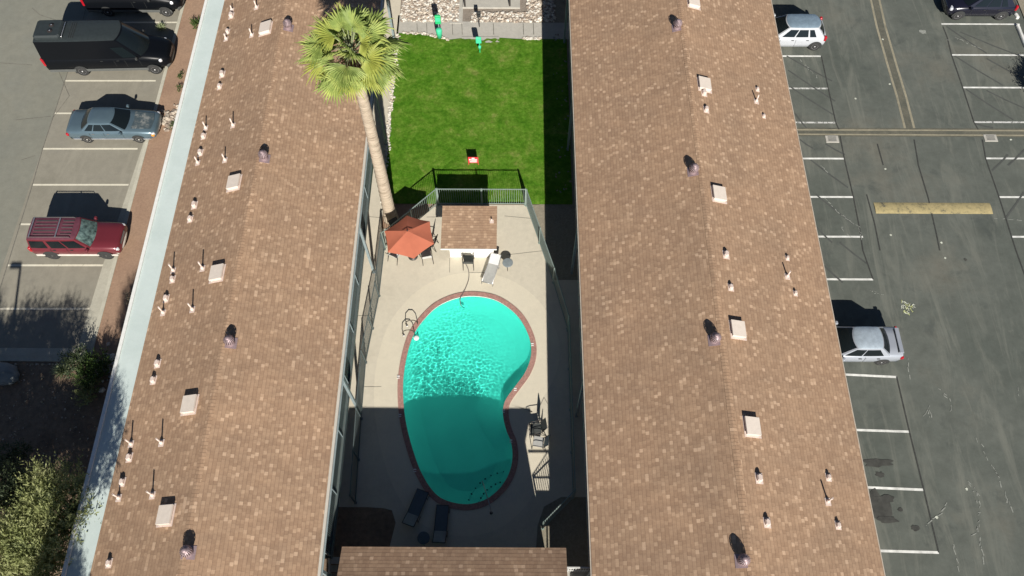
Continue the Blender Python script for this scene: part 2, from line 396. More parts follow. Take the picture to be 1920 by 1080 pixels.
# swales: double lip with a darker bottom
for d, m, wd in ((0, 'swale_floor', .34), (-.27, 'swale_concrete', .13), (.27, 'swale_concrete', .13)):
    pts = [at(1632, -40), at(1652, 50), at(1672, 120), at(1690, 180), at(1706, 243)]
    b.strip([(p.x+d, p.y) for p in pts], wd, .005, m)
Y0 = at(1600, 248).y
b.strip([(13.2, Y0), (40, Y0)], .62, .006, 'swale_floor'); b.strip([(13.2, Y0+.16), (40, Y0+.16)], .10, .010, 'swale_concrete'); b.strip([(13.2, Y0-.16), (40, Y0-.2)], .10, .010, 'swale_concrete')
struct('drainage_swale', b)
b = MB()
for pl in (((1540, 105), (1553, 166), (1567, 230), (1573, 243)), ((1575, 255), (1583, 297), (1600, 369), (1612, 430), (1618, 470), (1637, 524)), ((1681, 706), (1705, 809), (1732, 918), (1760, 1036)),
           ((1768, 50), (1776, 70), (1784, 103), (1805, 164), (1826, 229), (1834, 243)), ((1842, 262), (1848, 297), (1873, 369), (1886, 410), (1905, 470), (1930, 540)),
           ((1714, 262), (1722, 310), (1740, 370), (1756, 440), (1762, 470)), ((1645, 270), (1656, 310)), ((1625, 365), (1640, 420), (1650, 470))):
    b.strip([at(*p) for p in pl], .07, .012, 'crack_seal')
for (x0, y0, x1, y1) in ((1475, 105, 1560, 152), (1478, 132, 1566, 190), (1482, 163, 1562, 215), (1490, 212, 1512, 240), (1500, 262, 1524, 278), (1548, 270, 1584, 290), (1520, 300, 1590, 352), (1530, 365, 1600, 420),
                         (1530, 425, 1560, 455), (1575, 455, 1626, 495), (1545, 498, 1580, 530), (1775, 50, 1850, 100), (1800, 60, 1925, 110), (1790, 105, 1880, 160), (1850, 110, 1925, 150), (1812, 168, 1900, 225),
                         (1850, 170, 1925, 205), (1829, 232, 1862, 240), (1922, 280, 1890, 310), (1920, 360, 1885, 410), (1890, 290, 1860, 320)):
    b.strip([at(x0, y0), at((x0+x1)/2, (y0+y1)/2+1), at(x1, y1)], .10, .009, 'patch_dark')
struct('asphalt_cracks', b)
def blob(mb, px, py, rx, ry, z, m, seed, n=16):
    q = random.Random(seed); c = at(px, py); pts = []
    for i in range(n):
        a = 2*math.pi*i/n; k = .65+.5*q.random(); pts.append((c.x+rx*k*math.cos(a), c.y+ry*k*math.sin(a)))
    mb.sheet(pts, z, m)
b = MB()
blob(b, 1645, 868, .8, .22, .013, 'oil', 1); blob(b, 1648, 950, .5, .8, .013, 'oil', 2); blob(b, 1660, 935, .5, .2, .017, 'oil', 3); blob(b, 1665, 975, .5, .2, .021, 'oil', 4)
blob(b, 1688, 956, .12, .1, .013, 'oil', 5); blob(b, 1716, 990, .2, .15, .013, 'oil', 6); blob(b, 1650, 890, .25, .15, .013, 'oil', 9); blob(b, 1810, 487, .1, .08, .013, 'oil', 10)
blob(b, 1730, 60, .25, .2, .013, 'scuff', 21)
q = random.Random(3)
def scratch(pl, wd, m='scuff', z=.014):
    for (p0, p1) in zip(pl, pl[1:]):
        A, B = at(*p0), at(*p1); L = (B-A).length; k = 0
        while k < L:
            l = q.uniform(.05, .28); u = A+(B-A)*(k/L)+Vector((q.gauss(0, wd*.8), q.gauss(0, wd*.8), 0)); v = u+(B-A).normalized()*l+Vector((q.gauss(0, .04), q.gauss(0, .04), 0))
            b.strip([u, v], q.uniform(.02, .05), z, m); k += l*q.uniform(.6, 2)
scratch([(1738, 985), (1757, 965), (1778, 945)], .05); scratch([(1822, 1000), (1833, 980), (1835, 930), (1815, 905)], .06); scratch([(1835, 985), (1842, 1050)], .05)
scratch([(1760, 730), (1780, 750), (1786, 770)], .08); scratch([(1630, 545), (1655, 552)], .07); scratch([(1700, 670), (1704, 710)], .05); scratch([(1545, 372), (1580, 405), (1610, 425), (1615, 450)], .03)
scratch([(1575, 425), (1590, 440)], .03); scratch([(1830, 820), (1870, 890), (1900, 960)], .04); scratch([(1500, 110), (1532, 146)], .06); scratch([(1790, 70), (1832, 88)], .06)
scratch([(1540, 312), (1550, 322)], .03); scratch([(1772, 75), (1782, 72)], .03); scratch([(1905, 730), (1912, 745)], .1); scratch([(1865, 410), (1905, 412)], .05)
scratch([(1730, 780), (1742, 765), (1745, 785)], .05); scratch([(1786, 1020), (1800, 1078)], .03)
# sprayed survey marks: loose strokes in rows
for r_ in range(3):
    for k in range(9-r_*2):
        P = at(1690+k*2.9+r_*2, 566+r_*9+k*1.1); 
        for _ in range(3):
            b.strip([P+Vector((q.uniform(-.09, .09), q.uniform(-.12, .12), 0)), P+Vector((q.uniform(-.09, .09), q.uniform(-.12, .12), 0))], .035, .015+.001*_, 'spray_yellow' if q.random() < .45 else 'spray_white')
for (x, y) in ((1765, 455), (1772, 484), (1670, 441), (1660, 317), (1604, 185), (1668, 158), (1655, 74), (1812, 917), (1756, 970), (1895, 262)): blob(b, x, y, .07, .07, .016, 'spray_white', int(x))
struct('pavement_stains', b)
b = MB(); b.sheet([(32.1, 33), (60, 33), (60, 90), (32.1, 90)], .06, 'grey_soil'); struct('roadside_soil', b)
# drain covers
for i, (x, y) in enumerate(((1560, 261), (1857, 259))):
    p = at(x, y); o = thing('drain_cover', p, 'pale square concrete drain cover beside the parking stalls nearer the building' if i == 0 else 'pale square concrete drain cover at the far right, set below the crossing swale', 'drain cover', 'drain covers along the swale')
    m = MB(); m.bbox((0, 0, .015), (.75, .5, .03), 'concrete_grey', .02); m.build('frame', o)
    m = MB()
    for k in range(4): m.b2(-.24, .24, -.15+k*.09, -.11+k*.09, .03, .036, 'trim_grey')
    m.build('grate', o)
# speed bump
A, B = at(1640, 390), at(1858, 390); L = B.x-A.x; m = MB(); prof = [(-.36, 0), (-.3, .02), (-.15, .04), (0, .046), (.15, .04), (.3, .02), (.36, 0)]
vs = []; n_ = 24
for i in range(n_+1):
    for y, z in prof: vs.append((A.x+L*i/n_+ (.03*math.sin(i*2.1)), A.y+y, max(.002, z)))
fs = [(i*7+k, (i+1)*7+k, (i+1)*7+k+1, i*7+k+1) for i in range(n_) for k in range(6)]
m.add(vs, fs, 'yellow_bump_paint', True); m.add(vs, [tuple(range(7)), tuple(n_*7+k for k in range(6, -1, -1))], 'yellow_bump_paint')
tag(m.build('speed_bump'), 'long speed bump in worn yellow paint lying across the dark right lot', 'speed bump')
# kerb stops (concrete wheel stops) at the right edge
for i, (x0, y0, x1, y1, l) in enumerate(((1902, 27, 1908, 36, 'short white wheel stop end just behind the black parked car'), (1906, 48, 1924, 92, 'white painted wheel stop in the empty stall at the right edge'))):
    A, B = at(x0, y0), at(x1, y1); m = MB(); ln = (B-A).length
    m.bbox((0, 0, .08), (ln, .2, .16), 'white_paint_line', .05); o = m.build('wheel_stop'); o.location = (A+B)/2; o.rotation_euler[2] = math.atan2(B.y-A.y, B.x-A.x)
    tag(o, l, 'wheel stop', 'white wheel stops on the right')

# ================================================================ COURTYARD GROUND
pool_px = [(380, 60), (300, 70), (220, 105), (160, 160), (110, 230), (80, 320), (62, 430), (62, 540), (75, 640), (100, 740), (135, 840), (180, 920), (230, 970), (300, 995), (370, 998), (440, 975), (500, 925), (540, 860),
           (556, 790), (550, 720), (530, 670), (515, 610), (515, 560), (530, 520), (570, 465), (610, 410), (635, 350), (640, 290), (625, 230), (590, 165), (540, 115), (470, 75)]
POOL = smooth_closed([at(730+x/2.4, 530+y/2.4, 0) for x, y in pool_px], 4)
def bridge(mb, inner, outer, z, m, zi=None):
    n = len(inner); vs = [(p.x, p.y, z if zi is None else zi) for p in inner]+[(p.x, p.y, z) for p in outer]
    mb.add(vs, [(i, (i+1) % n, n+(i+1) % n, n+i) for i in range(n)], m)
COPE = offset_poly(POOL, .25)
def ray_rect(c, pts, x0, x1, y0, y1):
    out = []
    for p in pts:
        d = Vector((p.x-c.x, p.y-c.y)); k = 1e9
        if d.x > 1e-9: k = min(k, (x1-c.x)/d.x)
        if d.x < -1e-9: k = min(k, (x0-c.x)/d.x)
        if d.y > 1e-9: k = min(k, (y1-c.y)/d.y)
        if d.y < -1e-9: k = min(k, (y0-c.y)/d.y)
        out.append(Vector((c.x+d.x*k, c.y+d.y*k, 0)))
    return out
ctr = Vector((-2.4, 13.2, 0))
# deck around the pool
b = MB(); RECT = ray_rect(ctr, COPE, PX0, PX1, PY0, PY1); bridge(b, COPE, RECT, 0.0, 'concrete_deck')
for (cx, cy) in ((PX0, PY0), (PX1, PY0), (PX1, PY1), (PX0, PY1)):
    i = min(range(len(RECT)), key=lambda i: (RECT[i].x-cx)**2+(RECT[i].y-cy)**2)
    # fill the small corner the ring cuts off
    j = (i+1) % len(RECT) if (abs(RECT[(i+1) % len(RECT)].x-RECT[i].x) > 1e-6 and abs(RECT[(i+1) % len(RECT)].y-RECT[i].y) > 1e-6) else i-1
    b.add([(RECT[i].x, RECT[i].y, 0), (cx, cy, 0), (RECT[j].x, RECT[j].y, 0)], [(0, 1, 2)], 'concrete_deck')
WALLX_L, WALLX_R = -9.0, 4.6
b.sheet([(WALLX_L, PY0), (PX0, PY0), (PX0, PY1), (WALLX_L, PY1)], 0, 'concrete_deck'); b.sheet([(PX1, PY0), (WALLX_R, PY0), (WALLX_R, PY1), (PX1, PY1)], 0, 'concrete_deck')
b.sheet([(-7.2, PY1), (PX1, PY1), (2.0, PY1), (.72, 24.27), (-4.2, 24.27), (-6.0, 22.7), (-7.2, 22.7)], 0, 'concrete_deck')
b.sheet([(-9, PY1), (-7.2, PY1), (-7.2, 24.1), (-7.45, 60), (-9, 60)], 0, 'concrete_deck')
struct('pool_deck', b)
b = MB(); Q = [p for p in offset_poly(COPE, 1.15)]; bridge(b, COPE, Q, .004, 'concrete_deck_pale'); struct('deck_band', b)
b = MB()
for (p0, p1) in (((667, 592), (690, 592)), ((681, 725), (715, 725)), ((688, 406), (712, 408)), ((843, 484), (843, 511)), ((800, 407), (822, 407)), ((880, 511), (912, 511)), ((946, 405), (1000, 410)), ((950, 478), (1020, 470)), ((1020, 745), (1027, 757)), ((1008, 770), (1020, 745))):
    b.strip([at(*p0), at(*p1)], .025, .006, 'crack_left')
struct('deck_joints', b)
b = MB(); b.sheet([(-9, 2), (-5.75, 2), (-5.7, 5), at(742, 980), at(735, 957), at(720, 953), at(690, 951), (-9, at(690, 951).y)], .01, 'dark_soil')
b.sheet([at(1000, 1100), at(1008, 985), at(1020, 950), at(1052, 932), (WALLX_R, at(1052, 932).y), (WALLX_R, 2)], .01, 'grey_soil')
b.sheet([(-9, -8), (WALLX_R, -8), (WALLX_R, PY0), (-9, PY0)], -.002, 'concrete_deck'); struct('courtyard_bed', b)
b = MB(); b.sheet([(1.8, PY1), (WALLX_R, PY1), (WALLX_R, 60), (1.4, 60), (1.4, 24.3), (.75, 24.27)], -.004, 'grey_soil'); struct('gravel_margin', b)
# lawn
LN = [at(745, 62), at(790, 66), at(825, 72), at(835, 76), at(866, 68), at(936, 68), at(975, 72), at(1011, 70)]
b = MB(); NX, NY = 46, 70
x0, x1, y0, y1 = -7.2, 3.2, 24.3, 37.0
vs = []; q = random.Random(5)
top = [(-7.2, 36.95), (-5.6, 36.85), (-4.2, 36.4), (-3.0, 36.6), (-1, 36.6), (.2, 36.5), (3.2, 36.5)]
def topy(x):
    for (a, ya), (c_, yc) in zip(top, top[1:]):
        if x <= c_: return ya+(yc-ya)*(x-a)/(c_-a)
    return top[-1][1]
for j in range(NY+1):
    for i in range(NX+1):
        x = x0+(x1-x0)*i/NX; y = y0+(topy(x)-y0)*j/NY
        e = i in (0, NX) or j in (0, NY); vs.append((x+(0 if e else q.gauss(0, .02))-(0 if i else q.random()*.08), y, .012+(.01 if e else q.uniform(.01, .05))))
b.add(vs, [(j*(NX+1)+i, j*(NX+1)+i+1, (j+1)*(NX+1)+i+1, (j+1)*(NX+1)+i) for j in range(NY) for i in range(NX)], 'lawn', True)
o = b.build('grass'); tag(o, 'bright green lawn between the two long roofs', 'lawn', kind='stuff')
# paths at the far end
b = MB()
b.sheet([(-7.4, 36.95), (-5.6, 36.85), (-4.2, 36.4), (-3.0, 36.62), (.2, 36.5), (WALLX_R, 36.5), (WALLX_R, 37.9), (.2, 37.9), (-4.6, 38.0), (-7.4, 38.5)], .0, 'concrete_grey')
A, B = at(866, 68), at(936, 81); b.b2(A.x, B.x, B.y, A.y-.05, -.01, .035, 'concrete_grey')
A, B = at(843, 44), at(867, 44); b.b2(A.x, B.x, A.y, 60, -.01, .03, 'concrete_grey')
A, B = at(867, 16), at(975, 16); b.b2(A.x+.01, B.x, A.y, 60, -.01, .10, 'concrete_grey')
struct('path', b)
b = MB()
for x in (782, 800, 848, 866, 925, 981, 1000): A, B = at(x, 45), at(x+1, 66); b.strip([A, B], .03, .042, 'crack_left')
struct('path_joints', b)
b = MB(); b.sheet([(-7.3, 38.45), (-4.6, 38.0), (-3.5, 37.95), (-3.5, 60), (-7.3, 60)], -.003, 'cobble'); b.sheet([(-3.5, 37.9), (WALLX_R, 37.9), (WALLX_R, 60), (-3.5, 60)], -.006, 'cobble'); struct('cobble_bed', b)

def rocks(name, region, count, smin, smax, label, seed, mats=('rock_a', 'rock_b', 'rock_c'), z=0.0):
    q = random.Random(seed); mb = MB(); k = 0
    ico = [(0, 0, 1), (.89, 0, .45), (.28, .85, .45), (-.72, .53, .45), (-.72, -.53, .45), (.28, -.85, .45), (.72, .53, -.3), (-.28, .85, -.3), (-.89, 0, -.3), (-.28, -.85, -.3), (.72, -.53, -.3)]
    fc = [(0, 1, 2), (0, 2, 3), (0, 3, 4), (0, 4, 5), (0, 5, 1), (1, 6, 2), (2, 6, 7), (2, 7, 3), (3, 7, 8), (3, 8, 4), (4, 8, 9), (4, 9, 5), (5, 9, 10), (5, 10, 1), (1, 10, 6)]
    while k < count:
        p = region(q)
        if p is None: continue
        s = q.uniform(smin, smax); a = q.uniform(0, 6.28); sx, sy, sz = s*q.uniform(.7, 1.3), s*q.uniform(.6, 1.1), s*q.uniform(.4, .8); ca, sa = math.cos(a), math.sin(a)
        vs = []
        for (x, y, zz) in ico:
            jx = q.uniform(.8, 1.2); X, Y = x*sx*jx, y*sy*jx; vs.append((p[0]+X*ca-Y*sa, p[1]+X*sa+Y*ca, z+sz*.3+zz*sz))
        mb.add(vs, fc, q.choice(mats)); k += 1
    return tag(mb.build(name, fix=False), label, 'stones', kind='stuff')
rocks('cobbles', lambda q: (lambda x, y: None if (-3.6 < x < -2.75) or (-2.8 < x < .75 and y > 38.75) or x > 2.5 else (x, y))(q.uniform(-7.2, 2.6), q.uniform(37.95, 40.6)), 2600, .04, .13, 'pale tumbled stones filling the beds behind the lawn', 4)
rocks('border_stones', lambda q: (lambda y: (-7.32+q.gauss(0, .07)-(.0), y))(q.uniform(24.4, 36.9)), 420, .035, .09, 'thin row of white stones along the left lawn edge', 5, ('rock_a', 'rock_c', 'rock_c'))
rocks('lawn_edge_stones', lambda q: (lambda x: (x, topy(x)+q.uniform(-.05, .16)))(q.choice((q.uniform(-7.0, -4.1), q.uniform(.5, 1.6)))), 200, .04, .1, 'pale stones between the lawn and the far path', 6, ('rock_a', 'rock_c'))
rocks('shade_stones', lambda q: (q.uniform(2.3, 3.2), q.uniform(24.5, 37)), 120, .03, .09, 'stones in the shaded margin below the right building', 7, ('rock_b', 'rock_grey'))
rocks('rock_pile', lambda q: (lambda P: (P.x+q.gauss(0, .28), P.y+q.gauss(0, .42)))(at(318, 226)), 60, .08, .2, 'heap of tan rocks on the soil before the blue sedan', 8, ('rock_a', 'rock_b'), .09)
rocks('bed_stones', lambda q: (lambda P: (P.x+q.gauss(0, .5), P.y+q.gauss(0, .6)))(at(196, 690)), 40, .06, .2, 'pale stones at the shaded corner beside the white roof edge', 9, ('rock_c', 'rock_grey', 'rock_a'), .08)
rocks('leaf_litter', lambda q: (lambda P: (P.x+q.gauss(0, 1.5), min(KY-.35, P.y+q.gauss(0, 1.8))))(at(*q.choice(((60, 740), (150, 860), (30, 850), (190, 600), (120, 700))))), 500, .015, .06, 'dry litter scattered on the shaded planting bed', 10, ('rock_b', 'rock_a', 'dry_twig'), .07)

# ================================================================ SWIMMING POOL
P = thing('swimming_pool', (0, 0, 0), 'kidney shaped turquoise swimming pool with a red brick coping', 'swimming pool')
def floor_z(y): return -(.80+.62*(1-math.cos(math.pi*max(0, min(1, (19-y)/12))))/2)
b = MB(); bridge(b, offset_poly(POOL, -.02), COPE, .035, 'coping_brick'); n = len(COPE)
b.add([(p.x, p.y, 0.0) for p in COPE]+[(p.x, p.y, .035) for p in COPE], [(i, (i+1) % n, n+(i+1) % n, n+i) for i in range(n)], 'coping_brick')
b.build('coping', P)
b = MB(); IN = offset_poly(POOL, -.0)
b.add([(p.x, p.y, .034) for p in IN]+[(p.x, p.y, -.16) for p in IN], [(i, (i+1) % n, n+(i+1) % n, n+i) for i in range(n)], 'tile_white'); b.build('waterline_tiles', P)
b = MB(); rings = [(0, None), (-.12, .36), (-.40, .58), (-.8, .76)]; vs = []
for k, (off, fz) in enumerate(rings):
    rr = offset_poly(POOL, off)
    for p in rr: vs.append((p.x, p.y, -.16 if fz is None else floor_z(p.y)*fz))
fs = [(k*n+i, k*n+(i+1) % n, (k+1)*n+(i+1) % n, (k+1)*n+i) for k in range(3) for i in range(n)]; fs.append(tuple(3*n+i for i in range(n)))
b.add(vs, fs[:-1], 'pool_plaster', True)
# inner floor as fan round the centre, kept in plane with the sloping bottom
base_ = [vs[3*n+i] for i in range(n)]; vv = []; KR = 8
for k in range(KR):
    for (x_, y_, z_) in base_: X_, Y_ = x_+(ctr.x-x_)*k/KR, y_+(ctr.y-y_)*k/KR; vv.append((X_, Y_, floor_z(Y_)*(.76+.24*math.sin(min(1, k/5)*math.pi/2))))
vv.append((ctr.x, ctr.y, floor_z(ctr.y)))
b.add(vv, [(k*n+i, k*n+(i+1) % n, (k+1)*n+(i+1) % n, (k+1)*n+i) for k in range(KR-1) for i in range(n)]+[((KR-1)*n+i, (KR-1)*n+(i+1) % n, KR*n) for i in range(n)], 'pool_plaster', True)
b.build('basin', P)
# entry steps at the south end, nosings set with dark tile dots
sc_ = at(955, 960)
for k, (rr, zz) in enumerate(((1.0, -.28), (1.5, -.5), (2.0, -.75))):
    b = MB(); pts = []
    for i in range(13):
        a = rad(80+i*9); p = Vector((sc_.x+rr*math.cos(a), sc_.y+rr*math.sin(a), 0)); pts.append(p)
    b.tube([(p.x, p.y, zz) for p in pts], .02, 'pool_plaster', 5)
    for p in pts: b.box((p.x, p.y, zz+.03), (.07, .07, .02), 'tile_dark', rz=.5)
    b.build('step_nosing', P)
for (x, y, a) in ((749, 708, 90), (1000, 647, 80), (968, 731, 40), (946, 772, 0), (752, 780, 90), (960, 828, 80), (780, 883, 60)):
    p = at(x, y); b = MB(); b.box((p.x-.05, p.y+.06, .044), (.13, .05, .012), 'tile_white', rz=0); b.box((p.x-.05, p.y-.04, .044), (.13, .035, .012), 'tile_white'); b.build('depth_marker', P)
p = at(776, 633); b = MB(); b.lathe((p.x+.12, p.y, -.045), [(.14, 0), (.14, .02), (.1, .03)], 'tile_white', 12); b.build('skimmer_lid', P)

def in_pool(x, y, poly):
    c = False; m_ = len(poly)
    for i in range(m_):
        a, d = poly[i], poly[i-1]
        if (a.y > y) != (d.y > y) and x < (d.x-a.x)*(y-a.y)/(d.y-a.y)+a.x: c = not c
    return c
from mathutils import noise as mno
def wave(x, y):
    a = mno.noise(Vector((x*3.2, y*3.2, 0)))*.009+mno.noise(Vector((x*7.2+9, y*7.2, 3)))*.0075
    k = max(.14, min(1.1, .30+.22*(-2.0-x)+.17*(16.6-y)+.45*mno.noise(Vector((x*.6+3.1, y*.6+.4, 7)))))
    return -.055+a*k
W = MB(); edge = offset_poly(POOL, -.003); GS = .036; gx = int((PX1-PX0)/GS); gy = int((PY1-PY0)/GS); idx = {}; vs = []; fs = []
big = offset_poly(POOL, .12)
for j in range(gy+1):
    for i in range(gx+1):
        x, y = PX0+i*GS, PY0+j*GS
        if in_pool(x, y, big): idx[(i, j)] = len(vs); vs.append((x, y, wave(x, y)))
for (i, j) in idx:
    if all(k in idx for k in ((i+1, j), (i, j+1), (i+1, j+1))): fs.append((idx[(i, j)], idx[(i+1, j)], idx[(i+1, j+1)], idx[(i, j+1)]))
W.add(vs, fs, 'water', True); wo = W.build('water', fix=False); tag(wo, kind='structure')
wo.cycles.is_caustics_caster = True; sl.cycles.is_caustics_light = True
for o in bpy.data.objects:
    if o.name == 'basin': o.cycles.is_caustics_receiver = True

# pool ladder: two hand rails
P = thing('pool_ladder', at(771, 615), 'pair of looped dark hand rails at the left pool edge', 'pool ladder')
for (x, y) in ((766, 609), (760, 627)):
    c = at(x+8, y)-P.location; b = MB(); pts = []
    for (u, z) in ((-.30, 0), (-.36, .22), (-.30, .45), (-.12, .56), (.08, .54), (.22, .40), (.27, .1), (.27, -.45)): pts.append((c.x+u*.95, c.y+u*.12, z))
    b.tube(pts, .022, 'rail_bronze', 8); b.lathe((c.x-.29, c.y-.05, 0), [(.06, 0), (.06, .02)], 'frame_silver', 10); b.build('hand_rail', P)
b = MB(); c = at(771, 615)-P.location
for z in (-.25, -.48): b.box((c.x+.3, c.y+.03, z), (.08, .5, .03), 'frame_silver')
b.build('steps', P)
# grab rail at the steps
A, B = at(905, 905), at(921, 962); b = MB(); o = thing('grab_rail', B, 'thin grab rail running from the shaded pool steps onto the deck', 'grab rail')
d = A-B; b.tube([(0, 0, 0), (0, 0, .8), tuple(d*.15+Vector((0, 0, .88))), tuple(d*.75+Vector((0, 0, .5))), tuple(d+Vector((0, 0, .3))), tuple(d+Vector((0, 0, -.45)))], .02, 'frame_silver', 8); b.build('rail', o)
b = MB(); b.lathe((0, 0, 0), [(.07, 0), (.07, .025)], 'frame_dark', 12); b.build('flange', o)

# ================================================================ BUILDINGS
def gable(P, x_e0, x_r, x_e1, ze, zr, y0, y1, mat='shingle_x'):
    """long gabled roof running along Y"""
    b = MB(); t = .16; NS = 26
    for (xa, za, xb, zb) in ((x_e0, ze, x_r, zr), (x_r, zr, x_e1, ze)):
        b.add([(xa, y0, za), (xb, y0, zb), (xb, y1, zb), (xa, y1, za)], [(0, 1, 2, 3)], mat)
    b.add([(x_e0, y0, ze-t), (x_r, y0, zr-t), (x_r, y1, zr-t), (x_e0, y1, ze-t), (x_e1, y0, ze-t), (x_e1, y1, ze-t)], [(0, 3, 2, 1), (1, 2, 5, 4)], 'fascia')
    for y in (y0, y1): b.add([(x_e0, y, ze-t), (x_r, y, zr-t), (x_e1, y, ze-t), (x_e1, y, ze), (x_r, y, zr), (x_e0, y, ze)], [(0, 1, 2, 3, 4, 5)], 'fascia')
    for x in (x_e0, x_e1): b.add([(x, y0, ze-t), (x, y1, ze-t), (x, y1, ze), (x, y0, ze)], [(0, 1, 2, 3)], 'fascia')
    r = b.build('roof', P, fix=False)
    # ridge caps
    b = MB(); y = y0; q = random.Random(11)
    vs = []; k = 0
    b.add([(x_r-.14, y0, zr-.030), (x_r, y0, zr+.025), (x_r+.14, y0, zr-.030), (x_r-.14, y1, zr-.030), (x_r, y1, zr+.025), (x_r+.14, y1, zr-.030)], [(0, 1, 4, 3), (1, 2, 5, 4)], 'shingle_y')
    b.build('ridge_cap', r, fix=False); return r
def slope(xr, zr, xe, ze): return lambda x: zr+(ze-zr)*min(1, (x-xr)/(xe-xr)) if (x-xr)*(xe-xr) > 0 else zr
Y0B, Y1B = -6.0, 48.0
LE, LR, LW = -7.48, -12.15, -16.2; RW_, RR, RE_ = 3.04, 8.65, 14.25; ZE, ZL, ZR = 4.8, 6.3, 6.6
def zleft(x): return ZL+(ZE-ZL)*(x-LR)/(LE-LR) if x > LR else ZL+(ZE-ZL)*(x-LR)/(LW-LR)
def zright(x): return ZR+(ZE-ZR)*(x-RR)/(RE_-RR) if x > RR else ZR+(ZE-ZR)*(x-RR)/(RW_-RR)
def storey_wall(P, xw, y0, y1, face, n_units):
    """a two storey wall with doors and windows; face=+1 looks to +X"""
    th = .2; b = MB(); b.b2(xw-th/2, xw+th/2, y0, y1, 0, 4.62, 'wall_stucco'); wl = b.build('wall', P)
    step = (y1-y0)/n_units; xo = xw+face*(th/2+.02)
    for fl in (0, 2.5):
        for k in range(n_units):
            yc = y0+step*(k+.5)
            d = MB(); d.b2(xo-.03, xo+.03, yc-.9, yc, fl+.02, fl+2.05, 'door_paint'); d = d.build('door', P)
            h = MB(); h.box((xo+face*.06, yc-.1, fl+1.0), (.06, .04, .12), 'chrome'); h.build('handle', d)
            wn = MB(); wn.b2(xo-.03, xo+.04, yc+.5, yc+.56, fl+.9, fl+2.0, 'frame_white'); wn.b2(xo-.03, xo+.04, yc+1.64, yc+1.7, fl+.9, fl+2.0, 'frame_white'); wn.b2(xo-.03, xo+.04, yc+.56, yc+1.64, fl+1.94, fl+2.0, 'frame_white'); wn.b2(xo-.03, xo+.06, yc+.56, yc+1.64, fl+.9, fl+.96, 'frame_white')
            wn = wn.build('window', P); pn = MB(); pn.b2(xo-.025, xo+.01, yc+.565, yc+1.635, fl+.965, fl+1.935, 'window_glass'); pn.build('pane', wn)
def railing(P, x, ya, yb, z, m='rail_grey', wall=None, bay=2.4):
    b = MB(); L = yb-ya; n = max(1, round(L/bay))
    b.b2(x-.03, x+.03, ya, yb, z+1.06, z+1.1, m); b.b2(x-.02, x+.02, ya, yb, z+.08, z+.11, m)
    k = ya+.06
    while k < yb:
        b.b2(x-.012, x+.012, k-.018, k+.018, z+.11, z+1.06, m); k += .085
    b.build('railing', P)
    b = MB()
    for i in range(n+1): b.b2(x-.045, x+.045, ya+L*i/n-.02, ya+L*i/n+.02, z-.0, z+1.13, 'post_grey')
    b.build('railing_posts', P)
# left building
BL_ = thing('apartment_building', (0, 0, 0), 'long two storey building left of the pool with a pale strip along its far eave', 'apartment building', 'long shingled apartment buildings')
roofL = gable(BL_, LW, LR, LE, ZE, ZL, Y0B, Y1B)
b = MB(); b.b2(-17.12, LW-.002, Y0B, Y1B, ZE-.2, ZE-.02, 'pale_roll_roofing'); b.build('flat_roof_edge', roofL)
b = MB(); b.b2(-17.27, -17.122, Y0B, Y1B, ZE-.28, ZE+.05, 'white_lip'); b.build('roof_lip', roofL)
b = MB(); b.b2(LE+.002, LE+.11, Y0B, Y1B, ZE-.16, ZE-.03, 'gutter_pale'); b.build('gutter', roofL)
storey_wall(BL_, -8.95, Y0B+.3, Y1B-.3, 1, 8)
b = MB(); b.b2(-16.1, -15.9, Y0B+.3, Y1B-.3, 0, 4.62, 'wall_stucco'); b.b2(-15.9, -9.05, Y0B+.3, Y0B+.5, 0, 4.62, 'wall_stucco'); b.b2(-15.9, -9.05, Y1B-.5, Y1B-.3, 0, 4.62, 'wall_stucco'); b.build('wall', BL_)
WY = 25.6; b = MB(); b.b2(-8.83, -7.55, 5.2, WY, 2.28, 2.48, 'walkway_shaded'); b.build('walkway_slab', BL_)
b = MB(); b.b2(-7.548, -7.50, 5.2, WY, 2.2, 2.52, 'rail_grey'); b.build('slab_edge', BL_)
railing(BL_, -7.6, 5.3, WY-.02, 2.48)
for yb in (4.4, at(670, 775).y, at(700, 510).y, at(722, 270).y, at(740, 88).y, 44):
    b = MB(); b.b2(-7.44, -7.32, yb-.06, yb+.06, 0, 4.62, 'post_grey'); b.b2(-7.47, -7.29, yb-.09, yb+.09, 0, .05, 'post_grey'); b.build('post', BL_)
b = MB(); b.b2(-7.45, -7.31, Y0B+.3, Y1B-.3, 4.622, 4.638, 'post_grey'); b.build('beam', BL_)
# stairs at the south end of the left walkway
b = MB()
for xs in (-7.62, -7.12): b.add([(xs-.03, 5.2, 2.48), (xs+.03, 5.2, 2.48), (xs+.03, 1.2, 0.1), (xs-.03, 1.2, .1), (xs-.03, 5.2, 2.2), (xs+.03, 5.2, 2.2), (xs+.03, 1.2, -.02), (xs-.03, 1.2, -.02)], [(0, 1, 2, 3), (7, 6, 5, 4), (0, 3, 7, 4), (1, 5, 6, 2), (0, 4, 5, 1), (3, 2, 6, 7)], 'frame_white')
for k in range(13): b.b2(-7.59, -7.15, 5.0-k*.3, 5.27-k*.3, 2.28-k*.177, 2.32-k*.177, 'concrete_grey')
b.build('staircase', BL_)
